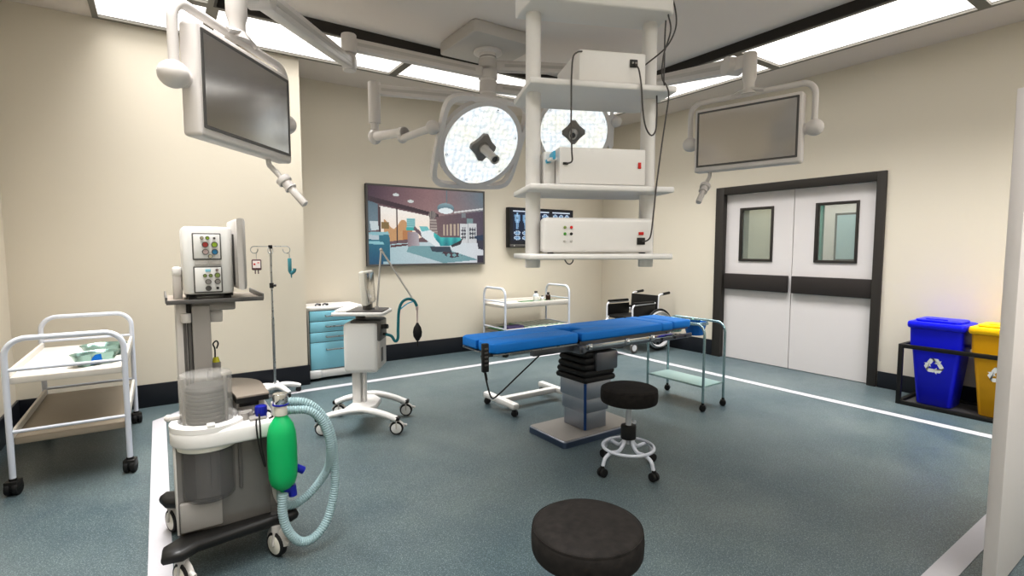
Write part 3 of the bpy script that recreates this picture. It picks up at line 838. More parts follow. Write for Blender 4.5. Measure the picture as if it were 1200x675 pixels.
def make_bin(label, y, mb, ml):
    o = thing('recycling_bin', label, 'bin', (5.905, y, .018), group='recycling bins')
    # tapering body: bottom 0.26 wide, top 0.41 wide (y) ; depth 0.30-0.36
    b = MB()
    def loop(hx, hy, z, r=.035):
        return [b.bm.verts.new((x, yy, z)) for x, yy in rrect(-hx, -hy, hx, hy, r, 4)]
    lv = [loop(.125, .125, .0), loop(.13, .13, .006), loop(.16, .178, .52), loop(.172, .19, .53), loop(.176, .195, .70)]
    n = len(lv[0])
    b.bm.faces.new(lv[0][::-1])
    for p, q in zip(lv, lv[1:]):
        for i in range(n): b.bm.faces.new((p[i], p[(i + 1) % n], q[(i + 1) % n], q[i]))
    b.bm.faces.new(lv[-1])
    b.build('bin_body', mb, o, angle=40)
    l = MB(); l.prism(rrect(-.195, -.215, .195, .215, .04), .70, .765, bev=.02)
    l.prism(rrect(-.15, -.17, .15, .17, .05), .765, .785, bev=.012)
    lo = l.build('lid', ml, o, angle=40)
    h = MB(); h.prism(rrect(-.10, -.06, -.06, .1, .015), .785, .793, bev=.003); h.build('lid_grip', ml, lo)
    g = MB()
    # front face of the body slopes: x from -.13 (z 0) to -.16 (z .52)
    sl = (.16 - .13) / .514
    for p in recycle_faces():
        vs = []
        for py, pz in p:
            z = .37 + pz * .088; yy = -py * .088
            vs.append(g.bm.verts.new((-(.13 + sl * (z - .006)) - .0025, yy, z)))
        g.bm.faces.new(vs)
    g.build('recycling_symbol', 'logo', o, recalc=False)
    return o
make_bin('bright blue recycling bin with white chasing arrows in the black rack', 1.635, 'binblue', 'binblue')
make_bin('yellow recycling bin with white chasing arrows in the black rack', 1.195, 'binyeld', 'binyel')

# ---------------------------------------------------------------- anaesthesia machine
AX, AY = .20, 2.85
am = thing('anaesthesia_machine', 'grey anaesthesia machine with clear bellows dome, green bag and pale ribbed hoses', 'anaesthesia machine', (AX, AY, 0))
def A(x, y, z): return V3((x - AX, y - AY, z))
def Ap(pts): return [(x - AX, y - AY) for x, y in pts]
# wheeled base
b = MB()
b.prism(Ap([(-.045, 2.47), (.03, 2.455), (.09, 2.50), (.40, 2.545), (.47, 2.535), (.505, 2.56), (.50, 2.63), (.45, 2.66), (.45, 3.02), (.49, 3.07), (.47, 3.13), (.38, 3.12), (.05, 3.12), (-.02, 3.15), (-.05, 3.10), (-.03, 3.03), (.02, 2.99), (.02, 2.60), (-.04, 2.55)]), .148, .20, bev=.02)
b.build('wheel_base', 'black', am, angle=45)
b = MB(); b.prism(Ap([(.04, 2.56), (.43, 2.60), (.43, 3.05), (.04, 3.05)]), .125, .15); b.build('base_underside', 'dgrey', am)
for x, y, ang in ((.03, 2.525, .45), (.405, 2.56, .45), (.005, 3.09, .35), (.43, 3.09, .5)):
    wheel_caster(am, x - AX, y - AY, .058, .034, ang, 'offw', 'rubber', 'lgrey', .152)
# cabinet
b = MB(); b.prism(Ap([(.025, 2.60), (.195, 2.585), (.39, 2.595), (.405, 3.05), (.03, 3.06)]), .198, .60, bev=.008); b.build('cabinet', 'gbody', am)
b = MB(); b.box2(A(.03, 2.575, .215), A(.19, 2.60, .345), .006); b.build('lower_door', 'mgrey', am)
b = MB(); b.box2(A(.262, 2.578, .36), A(.276, 2.596, .60), .003); b.build('groove', 'dgrey', am)
b = MB(); b.box2(A(.017, 2.60, .20), A(.028, 3.05, .6), .004); b.build('side_panel', 'lgrey', am)
# smoked canister
b = MB(); b.lathe([(0, .335), (.10, .337), (.113, .352), (.115, .37), (.115, .60), (.109, .60), (.109, .372), (.097, .345), (0, .343)], A(.148, 2.645, 0), n=40); b.build('absorber_canister', 'smoked', am)
b = MB(); b.cyl(A(.148, 2.66, .35), A(.148, 2.66, .60), .085, n=32); b.box2(A(.15, 2.555, .39), A(.175, 2.6, .6), .004); b.build('canister_core', 'mgrey', am)
# white collar
sem = [(.155 + .150 * math.cos(R_(a_)), 2.655 + .150 * math.sin(R_(a_))) for a_ in range(90, 271, 12)]
b = MB(); b.prism(Ap(sem + [(.40, 2.515), (.425, 2.53), (.43, 3.0), (.30, 3.05), (.155, 3.0)]), .592, .668, bev=.012); b.build('collar', 'white', am, angle=45)
b = MB(); b.lathe([(.142, .655), (.150, .66), (.150, .682), (.143, .689), (.118, .689), (.113, .68), (.113, .655)], A(.155, 2.655, 0), n=48); b.box2(A(.14, 2.505, .684), A(.172, 2.54, .698), .004); b.build('dome_ring', 'white', am)
b = MB(); b.lathe([(.112, .585), (.118, .57), (.125, .575), (.13, .595)], A(.148, 2.645, 0), n=40); b.build('collar_lip', 'offw', am)
# dome and bellows
b = MB(); b.lathe([(.105, .675), (.105, .885), (.099, .897), (.088, .90), (0, .902), (0, .899), (.087, .897), (.097, .893), (.1025, .884), (.1025, .675)], A(.150, 2.650, 0), n=48); b.build('bellows_dome', 'glassy', am)
b = MB(); pf = [(0, .672)]
for i in range(9):
    z = .675 + i * .0175
    pf += [(.079, z), (.083, z + .004), (.083, z + .013), (.079, z + .017)]
pf += [(.075, .84), (0, .843)]
b.lathe(pf, A(.152, 2.655, 0), n=40); b.build('bellows', 'bellow', am, angle=25)
b = MB()
for a_ in (200, 320, 80): b.cyl(A(.15 + .094 * math.cos(R_(a_)), 2.65 + .094 * math.sin(R_(a_)), .68), A(.15 + .094 * math.cos(R_(a_)), 2.65 + .094 * math.sin(R_(a_)), .885), .006, n=10)
b.build('dome_rod', 'mgrey', am)
# valves on the collar
b = MB(); b.cyl(A(.01, 2.70, .70), A(.06, 2.70, .70), .012, n=14); b.sph(A(.005, 2.70, .70), .016, n=12); b.build('side_valve', 'lgrey', am)
b = MB(); b.cyl(A(.296, 2.60, .665), A(.296, 2.60, .70), .018, n=18); b.cyl(A(.325, 2.62, .665), A(.325, 2.62, .69), .02, n=18); b.box(A(.30, 2.615, .690), (.06, .03, .03), .006); b.box(A(.345, 2.58, .674), (.07, .06, .012), .004); b.build('valve_block', 'mgrey', am)
b = MB(); b.cyl(A(.362, 2.588, .668), A(.362, 2.588, .725), .024, n=24, bev=.004)
for k in range(12): b.box(A(.362 + .024 * math.cos(k * PI / 6), 2.588 + .024 * math.sin(k * PI / 6), .705), (.004, .004, .03), rot=(0, 0, k * PI / 6))
b.build('sensor_cap', 'bluedk', am)
b = MB(); b.tube(spline([A(.355, 2.615, .69), A(.35, 2.56, .69), A(.345, 2.51, .66), A(.347, 2.50, .56), A(.360, 2.502, .47), A(.352, 2.503, .485), A(.335, 2.503, .58), A(.33, 2.51, .66), A(.34, 2.57, .675)]), .0035, n=8); b.tube(spline([A(.385, 2.62, .69), A(.405, 2.60, .685), A(.41, 2.57, .672), A(.39, 2.545, .67)]), .0045, n=8); b.build('sensor_cable', 'black', am)
# worktop
wt = [(.10, 2.775), (.262, 2.755), (.268, 2.632), (.408, 2.642)] + [(.210 + .20 * math.cos(R_(a_)), 2.87 + .20 * math.sin(R_(a_))) for a_ in range(0, 91, 10)] + [(.10, 3.07)]
b = MB(); b.prism(Ap(wt), .758, .768, bev=.003); wo = b.build('worktop', 'worktop', am)
b = MB(); b.prism(Ap([(x * .985 + .004, y * .995 + .0145) for x, y in wt]), .735, .758); b.build('worktop_edge', 'black', wo)
b = MB(); b.box2(A(.275, 2.70, .59), A(.395, 3.03, .736), .01); b.build('drawer_block', 'lgrey', am)
b = MB(); b.box2(A(.285, 2.695, .70), A(.37, 2.705, .722), .004); b.build('drawer_slot', 'black', am)
# column
b = MB(); b.box2(A(.055, 2.86, .60), A(.098, 3.08, 1.19), .006); b.box2(A(.052, 2.97, 1.19), A(.09, 3.04, 1.345), .01); b.build('column_post', 'lgrey', am)
b = MB(); b.box2(A(.052, 2.965, 1.315), A(.092, 3.045, 1.36), .012); b.build('post_cap', 'white', am)
b = MB(); b.box2(A(.098, 2.90, .60), A(.118, 3.08, 1.18), .003); b.cyl(A(.088, 2.862, .80), A(.088, 2.862, 1.10), .007, n=12); b.cyl(A(.108, 2.865, .80), A(.108, 2.865, 1.12), .009, n=12); b.build('flow_tube', 'dgrey', am)
b = MB(); b.box2(A(.118, 2.85, .60), A(.195, 3.08, 1.18), .006); b.build('column', 'mgrey', am)
b = MB(); b.cyl(A(.095, 2.855, 1.10), A(.095, 2.855, 1.145), .022, n=20, bev=.004); b.build('tube_head', 'lgrey', am)
b = MB(); b.box2(A(.12, 2.86, 1.15), A(.305, 3.15, 1.192), .008); b.build('shelf_bracket', 'mgrey', am)
b = MB(); b.box2(A(.195, 2.89, 1.09), A(.25, 3.02, 1.15), .006); b.build('vaporiser_box', 'lgrey', am)
b = MB(); b.box2(A(.02, 2.82, 1.196), A(.425, 3.26, 1.204), .002); so = b.build('top_shelf', 'worktop', am)
b = MB(); b.box2(A(.02, 2.812, 1.192), A(.425, 2.822, 1.212), .002); b.box2(A(.418, 2.82, 1.198), A(.428, 3.26, 1.226), .002); b.box2(A(.017, 2.82, 1.198), A(.026, 3.26, 1.226), .002); b.build('shelf_edge', 'dgrey', so)
# little yellow bottle behind the column
b = MB(); b.cyl(A(.225, 3.06, .768), A(.225, 3.06, .86), .022, n=16, bev=.005); b.build('gas_bottle', 'mgrey', am)
b = MB(); b.cyl(A(.225, 3.06, .86), A(.225, 3.06, .885), .018, .012, n=16); b.build('yellow_cap', 'yellow', am)
b = MB(); b.tube(spline([A(.222, 3.06, .885), A(.222, 3.06, .93), A(.215, 3.06, .955), A(.23, 3.06, .97), A(.238, 3.06, .955), A(.23, 3.06, .93)]), .0035, n=6); b.build('wire_hook', 'black', am)
# monitor on top: a part of the machine
b = MB(); b.prism(Ap(rrect(.092, 2.83, .30, 3.10, .03)), 1.232, 1.552, bev=.014); mo = b.build('monitor_case', 'greywh', am, angle=45)
b = MB()
for x in (.125, .27): b.box(A(x, 2.855, 1.220), (.034, .03, .03), .004); b.box(A(x, 3.06, 1.220), (.034, .03, .03), .004)
b.box2(A(.10, 2.84, 1.222), A(.295, 3.09, 1.236)); b.build('case_foot', 'black', mo)
def mod_panel(z0, z1, nm):
    f = MB(); f.box2(A(.132, 2.8225, z0), A(.250, 2.832, z1), .004); fo = f.build('module_frame', 'dgrey', am)
    f = MB(); f.box2(A(.137, 2.8195, z0 + .006), A(.245, 2.826, z1 - .006), .003); f.build('module_face', 'greywh', fo)
    return fo
fa = mod_panel(1.396, 1.522, 'a'); fb = mod_panel(1.240, 1.366, 'b')
b = MB(); b.box2(A(.140, 2.824, 1.372), A(.190, 2.832, 1.390), .002); b.box2(A(.196, 2.824, 1.372), A(.246, 2.832, 1.390), .002); b.build('module_latch', 'lgrey', am)
def port(par, x, z, r, m, ring='dgrey'):
    b = MB(); b.lathe([(r * .78, .0), (r, .0), (r, .007), (r * .78, .007)], A(x, 2.8195, z), (0, -1, 0), 20); o = b.build('port_ring', ring, par)
    b = MB(); b.lathe([(0, .005), (r * .8, .005), (r * .8, 0), (0, 0)], A(x, 2.8195, z), (0, -1, 0), 18); b.build('port', m, o)
for x, z, r, m in ((.171, 1.499, .0075, 'sand'), (.194, 1.499, .0085, 'lime'), (.222, 1.498, .005, 'dgrey'), (.184, 1.468, .0135, 'redknob'), (.222, 1.468, .0135, 'lime'), (.184, 1.434, .0135, 'pink'), (.222, 1.434, .0135, 'skyb'), (.203, 1.413, .0095, 'sand')):
    port(fa, x, z, r, m)
for x, z, r, m in ((.178, 1.322, .0085, 'olive'), (.201, 1.322, .0085, 'olive'), (.229, 1.323, .012, 'olive'), (.190, 1.293, .0125, 'mgrey'), (.229, 1.293, .0125, 'mgrey'), (.190, 1.262, .0125, 'dgrey'), (.228, 1.262, .006, 'black'), (.228, 1.348, .006, 'pink')):
    port(fb, x, z, r, m)
b = MB(); b.box2(A(.180, 2.8165, 1.340), A(.202, 2.8205, 1.352), .001); b.build('status_window', 'cabblue', fb)
b = MB(); b.box2(A(.298, 2.86, 1.27), A(.318, 3.07, 1.52), .006); b.build('screen_mount', 'dgrey', am)
b = MB(); b.prism([(-.20, -.175), (.20, -.175), (.20, .175), (-.20, .175)], 0, .042, m=Matrix.Translation(A(.308, 2.97, 1.423)) @ rotm((0, R_(90), 0)) @ Matrix.Rotation(R_(90), 4, 'Z') @ Matrix.Diagonal((1.0, .98, 1, 1)), bev=.016)
b.build('touch_screen', 'lgrey', am, angle=45)
b = MB(); b.box2(A(.349, 2.80, 1.27), A(.352, 3.14, 1.575)); b.build('screen_glass', 'screen', am)
# breathing bag
gx, gy = .432, 2.50
b = MB(); b.lathe([(0, .318), (.012, .318), (.016, .338), (.034, .348), (.052, .368), (.061, .40), (.064, .46), (.064, .55), (.061, .605), (.052, .645), (.036, .672), (.026, .685), (.024, .695), (0, .695)], A(gx, gy, 0), n=36, sy=.9); bg = b.build('breathing_bag', 'green', am, angle=60)
b = MB(); b.cyl(A(gx, gy, .69), A(gx, gy, .742), .027, n=28, bev=.003); b.build('bag_neck', 'offw', bg)
b = MB(); b.cyl(A(gx, gy, .738), A(gx, gy, .792), .033, n=28, bev=.004); b.build('bag_connector', 'chrome', bg)
b = MB(); b.cyl(A(gx, gy, .737), A(gx, gy, .746), .0345, n=28, bev=.002); b.build('blue_ring', 'bluedk', bg)
b = MB(); b.tube([A(gx, gy, .345), A(gx + .045, gy + .0, .325)], .018, n=12); b.tube([A(gx + .06, gy + .03, .42), A(gx + .095, gy + .03, .395)], .018, n=14); b.tube([A(gx + .035, gy - .0, .35), A(gx + .04, gy, .30)], .019, n=14); b.build('hose_coupling', 'bluedk', bg)
b = MB(); b.box2(A(.405, 2.56, .62), A(.45, 2.60, .735), .006); b.build('bag_arm', 'lgrey', am)
b = MB(); b.tube(spline([A(.40, 2.545, .66), A(.403, 2.545, .5), A(.405, 2.56, .32), A(.42, 2.56, .26)]), .012, n=10); b.build('drain_tube', 'lgrey', am)
h1 = [A(.45, 2.60, .72), A(.50, 2.58, .722), A(.565, 2.56, .705), A(.63, 2.55, .63), A(.665, 2.54, .53), A(.675, 2.54, .40), A(.670, 2.53, .27), A(.63, 2.51, .14), A(.565, 2.49, .075), A(.495, 2.475, .078), A(.44, 2.47, .15), A(.420, 2.475, .24), A(.425, 2.48, .33)]
b = MB(); b.tube(spline(h1, 12), .0195, n=14, ribs=(.011, .0022)); b.build('breathing_hose', 'hose', am, angle=70)
h2 = [A(.45, 2.555, .69), A(.50, 2.545, .69), A(.56, 2.53, .68), A(.61, 2.52, .63), A(.64, 2.51, .55), A(.65, 2.515, .46), A(.645, 2.55, .37), A(.60, 2.58, .285), A(.54, 2.58, .235), A(.47, 2.56, .225), A(.43, 2.55, .27), A(.428, 2.53, .32)]
b = MB(); b.tube(spline(h2, 12), .0185, n=14, ribs=(.011, .0022)); b.build('breathing_hose', 'hose', am, angle=70)

# ---------------------------------------------------------------- drip stand and its bags
iv = thing('drip_stand', 'slim chrome drip stand with white star base against the tall wall', 'drip stand', (.90, 5.46, 0))
IZ = 1.47
b = MB(); b.cyl((0, 0, .085), (0, 0, .78), .0125, n=14); b.cyl((0, 0, .78), (0, 0, IZ), .0095, n=14); b.build('pole', 'steel', iv)
b = MB(); b.cyl((0, 0, 1.065), (0, 0, 1.115), .02, n=16, bev=.005); b.cyl((0, 0, 1.09), (.035, -.02, 1.09), .012, n=10); b.build('clamp', 'black', iv)
b = MB(); b.box((0, 0, IZ - .005), (.035, .03, .035), .005); b.build('hook_head', 'black', iv)
hd = V3((.88, -.47, 0)).normalized()
for s in (-1, 1):
    b = MB(); p = hd * s
    b.tube([V3((0, 0, IZ)), p * .15 + V3((0, 0, IZ))] + [p * (.15) + V3((0, 0, IZ - .033)) + (p * math.sin(R_(a_)) + V3((0, 0, 1)) * math.cos(R_(a_))) * .033 for a_ in range(15, 300, 15)], .0038, n=8)
    b.build('hook', 'steel', iv)
b = MB(); pd = V3((.47, .88, 0)).normalized()
for s in (-1, 1):
    p = pd * s
    b.tube([V3((0, 0, IZ - .02))] + [p * .04 + V3((0, 0, IZ - .04)) + (p * math.sin(R_(a_)) + V3((0, 0, 1)) * math.cos(R_(a_))) * .028 for a_ in range(-60, 260, 20)], .0032, n=8)
b.build('hook', 'steel', iv)
b = MB(); b.cyl((0, 0, .06), (0, 0, .115), .03, .022, n=18, bev=.005); b.build('pole_socket', 'black', iv)
for k in range(5):
    a_ = R_(-68 + 72 * k); p = V3((math.cos(a_), math.sin(a_), 0))
    b = MB(); b.tube(spline([V3((0, 0, .085)), p * .09 + V3((0, 0, .095)), p * .19 + V3((0, 0, .075)), p * .235 + V3((0, 0, .058))], 5), lambda t: .032 - .010 * t, n=12); lo = b.build('leg', 'white', iv)
    small_caster(lo, p.x * .22, p.y * .22, .026, a_ + 1.2, .06)
hp = V3((.90, 5.46, 0))
bag = thing('infusion_bag', 'small dark red infusion bag with white label hanging from the drip stand', 'infusion bag', tuple(hp - hd * .135 + V3((0, -.015, 1.29))), R_(-28))
b = MB(); b.prism(rrect(-.044, -.05, .044, .055, .012), -.012, .012, m=rotm((R_(90), 0, 0)), bev=.008); b.build('bag_body', 'blood', bag)
b = MB(); b.box2((-.030, -.0145, -.028), (.040, -.0122, .042)); lb = b.build('bag_label', 'labelw', bag)
b = MB(); b.box((-.014, -.0155, .008), (.016, .001, .016)); b.box((.022, -.0155, .022), (.02, .001, .008)); b.build('label_mark', 'red', lb)
b = MB(); b.cyl((-.014, 0, -.05), (-.014, 0, -.085), .005, n=8); b.cyl((.014, 0, -.05), (.014, 0, -.085), .005, n=8); b.build('bag_port', 'blood', bag)
b = MB(); b.tube([(0, 0, .05), (0, 0, .118)], .0025, n=6); b.build('hanger', 'steel', bag)
bag = thing('infusion_set', 'teal drip chamber hanging from the free hook of the drip stand', 'infusion set', tuple(hp + hd * .185 + V3((0, -.012, 1.27))), R_(-28))
b = MB(); b.cyl((-.012, 0, -.045), (-.012, 0, .085), .017, n=16, bev=.006); b.tube([(-.012, 0, -.04), (.0, 0, -.065), (.03, 0, -.04), (.034, 0, -.015)], .016, n=12, rad=.02); b.build('chamber', 'teabag', bag)
b = MB(); b.cyl((.0, 0, -.06), (.002, 0, -.105), .009, .005, n=10); b.build('drip_tip', 'teabag', bag)
b = MB(); b.tube([(-.012, 0, .08), (-.012, 0, .135)], .0025, n=6); b.build('hanger', 'steel', bag)

# ---------------------------------------------------------------- blue drawer cabinet
dc = thing('drawer_cabinet', 'pale blue medical drawer cabinet with white top and base in the alcove', 'drawer cabinet', (1.60, 6.03, 0))
w2, d2 = .29, .235
b = MB(); b.prism(rrect(-w2, -d2, w2, d2, .03), .115, .775); b.build('case', 'dsteel', dc)
b = MB(); b.prism(rrect(-w2 - .012, -d2 - .015, w2 + .012, d2 + .012, .035), .775, .81, bev=.008); b.build('top', 'white', dc)
b = MB(); b.prism([(-w2 - .012, -d2 - .03), (-w2 + .10, -d2 - .03), (-w2 + .12, -d2 - .012), (w2 - .12, -d2 - .012), (w2 - .10, -d2 - .03), (w2 + .012, -d2 - .03), (w2 + .012, d2), (-w2 - .012, d2)], .03, .12, bev=.014); b.build('base', 'white', dc)
for x in (-.22, .22):
    for y in (-.17, .17): small_caster(dc, x, y, .018, .3, .04)
hz = (.715, .60, .485, .345); zs = (.772, .655, .535, .425, .125)
for k in range(4):
    b = MB(); b.box2((-w2 + .008, -d2 - .014, zs[k + 1] + .003), (w2 - .008, -d2 + .02, zs[k] - .003), .005); dr = b.build('drawer', 'cabblue', dc)
    b = MB(); z = hz[k] + .0; b.tube([(-.115, -d2 - .012, z), (-.115, -d2 - .042, z - .004), (.115, -d2 - .042, z - .004), (.115, -d2 - .012, z)], .0085, n=10, rad=.012); b.build('handle', 'steel', dr)
b = MB(); b.box2((w2, -d2 - .005, .12), (w2 + .008, d2, .775), .003); b.box2((-w2 - .008, -d2 - .005, .12), (-w2, d2, .775), .003); b.build('corner_post', 'lgrey', dc)
for x, l in ((1.44, 'small dark clip lying nearer the wall corner on the drawer cabinet top'), (1.52, 'small dark clip lying farther from the wall corner on the drawer cabinet top')):
    o = thing('metal_clip', l, 'clip', (x, 5.94, .81), .5, 'clips on the drawer cabinet')
    b = MB(); b.tube([(-.03, 0, .010), (.0, 0, .022), (.03, .0, .010)], .009, n=8, rad=.02); b.build('clip_body', 'dsteel', o)
    b = MB(); b.cyl((.03, -.012, .011), (.03, .012, .011), .011, n=10); b.build('clip_pivot', 'black', o)

# ---------------------------------------------------------------- ventilator cart
vt = thing('ventilator_cart', 'white ventilator on a four-wheeled cart with screen and teal hose', 'ventilator', (1.357, 4.10, 0), R_(-32))
# local x: towards the front (screen side), local y: away from the viewer
for s in (-1, 1):
    y = s * .228
    b = MB(); b.tube(spline([(-.31, y, .125), (-.20, y, .165), (0, y, .20), (.16, y, .17), (.285, y, .122)], 6), .033, n=14, flat=(1.05, .75)); lo = b.build('foot', 'white', vt)
    for x in (-.30, .275):
        b = MB(); b.box((x, y, .128), (.075, .055, .032), .01); b.build('foot_bumper', 'black', lo)
        wheel_caster(lo, x + .012, y, .052, .032, PI / 2, 'greywh', 'rubber', 'lgrey', .125)
b = MB(); b.prism([(-.14, -.22), (.02, -.22), (.10, -.10), (.10, .10), (.02, .22), (-.14, .22), (-.10, 0)], .15, .20, bev=.015); b.build('base_bridge', 'white', vt)
b = MB(); b.box2((-.10, -.045, .19), (-.03, .045, .50), .012); b.box2((-.02, -.03, .19), (.005, .03, .50), .006); b.build('post', 'white', vt)
b = MB(); b.box2((-.135, -.15, .468), (.135, .13, .868), .035, seg=4); vb = b.build('ventilator_body', 'greywh', vt, angle=50)
b = MB(); b.box2((.10, -.135, .49), (.152, .12, .86), .03, seg=3); b.build('front_panel', 'lgrey', vb)
b = MB(); b.box2((-.08, -.135, .86), (.145, .12, .884), .012); b.box2((.128, -.138, .72), (.158, .10, .88), .01); b.build('dark_cap', 'dgrey', vb)
b = MB(); b.box2((.146, -.10, .55), (.157, -.04, .66), .003); b.build('side_vent', 'dgrey', vb)
b = MB(); b.tube([(.16, -.10, .83), (.21, -.11, .835)], .018, n=12); b.tube([(.17, -.09, .77), (.20, -.10, .77)], .012, n=10); b.build('outlet', 'black', vb)
b = MB(); b.cyl((-.03, 0, .89), (-.03, 0, .93), .04, n=20); b.build('neck', 'dgrey', vt)
b = MB(); b.prism(rrect(-.22, -.19, .20, .17, .05), .925, .952, bev=.01); b.build('tray', 'white', vt)
b = MB(); b.box2((-.10, -.16, .952), (.18, .10, .962), .003); b.build('tray_inset', 'dgrey', vt)
# keyboard slab + screen
b = MB(); b.box2((-.19, -.15, .952), (-.08, .13, .972), .008); b.build('keyboard', 'greywh', vt)
b = MB(); b.box2((.0, -.05, .955), (.06, .05, 1.02), .01); b.build('screen_stand', 'dgrey', vt)
b = MB(); b.box((.03, 0, 1.135), (.05, .30, .27), .014, rot=(0, R_(-4), 0), seg=3); b.build('screen_case', 'offw', vt)
b = MB(); b.box((.056, 0, 1.137), (.008, .265, .235), .002, rot=(0, R_(-4), 0)); b.build('screen_glass', 'screen', vt)
# support arm: up and then down to the hose
p0 = (.115, -.06, .955); p1 = (.155, -.045, 1.44); p2 = (.39, -.03, 1.055)
b = MB(); b.cyl((.115, -.06, .955), (.115, -.06, .99), .016, n=14); b.tube([p0, p1], .0075, n=10); b.sph(p1, .013, n=12); b.tube([p1, p2], .0075, n=10); b.build('support_arm', 'lgrey', vt)
hz_ = [(.19, -.10, .77), (.235, -.10, .755), (.262, -.10, .715), (.285, -.10, .735), (.285, -.08, .82), (.290, -.06, .95), (.315, -.05, 1.02), (.36, -.035, 1.045), (.405, -.03, 1.03), (.43, -.03, .985)]
b = MB(); b.tube(spline(hz_), .0115, n=10); b.build('patient_hose', 'teal', vt)
hz2 = [(.295, -.055, .96), (.325, -.06, .985), (.36, -.05, 1.01), (.40, -.045, 1.025)]
b = MB(); b.tube(spline(hz2), .005, n=8); b.build('sensor_line', 'cyan', vt)
b = MB(); b.cyl((.43, -.03, .985), (.431, -.03, .955), .011, n=10); b.cyl((.431, -.03, .955), (.431, -.03, .84), .006, n=10); b.build('hose_end', 'pink', vt)
b = MB(); b.lathe([(0, -.075), (.012, -.070), (.033, -.035), (.037, 0), (.030, .035), (.014, .062), (.008, .075), (0, .076)], (.431, -.03, .775), n=20); b.cyl((.431, -.03, .70), (.431, -.03, .655), .008, .005, n=8); b.build('bulb', 'rubber', vt)

# ---------------------------------------------------------------- pictures painted face by face
def inpoly(u, v, poly):
    c = False; n = len(poly); j = n - 1
    for i in range(n):
        xi, yi = poly[i]; xj, yj = poly[j]
        if (yi > v) != (yj > v) and u < (xj - xi) * (v - yi) / (yj - yi) + xi: c = not c
        j = i
    return c
def picture(name, w, h, nx, ny, fn, m, parent, loc):
    """grid in the xz plane, u left to right, v top to bottom, one colour per face"""
    me = bpy.data.meshes.new(name)
    vs = [(-w / 2 + w * i / nx, 0, h / 2 - h * j / ny) for j in range(ny + 1) for i in range(nx + 1)]
    fs = [(j * (nx + 1) + i, (j + 1) * (nx + 1) + i, (j + 1) * (nx + 1) + i + 1, j * (nx + 1) + i + 1) for j in range(ny) for i in range(nx)]
    me.from_pydata(vs, [], fs)
    at = me.color_attributes.new('picture', 'FLOAT_COLOR', 'CORNER')
    k = 0
    for j in range(ny):
        for i in range(nx):
            c = s2l(fn((i + .5) / nx, (j + .5) / ny)) + (1,)
            for q in range(4): at.data[k].color = c; k += 1
    me.materials.append(m)
    o = bpy.data.objects.new(name, me); col.objects.link(o); o.parent = parent; o.location = loc
    return o
def mix(a, b, t):
    t = max(0, min(1, t)); return tuple(a[i] + (b[i] - a[i]) * t for i in range(3))
rnd = random.Random(3)
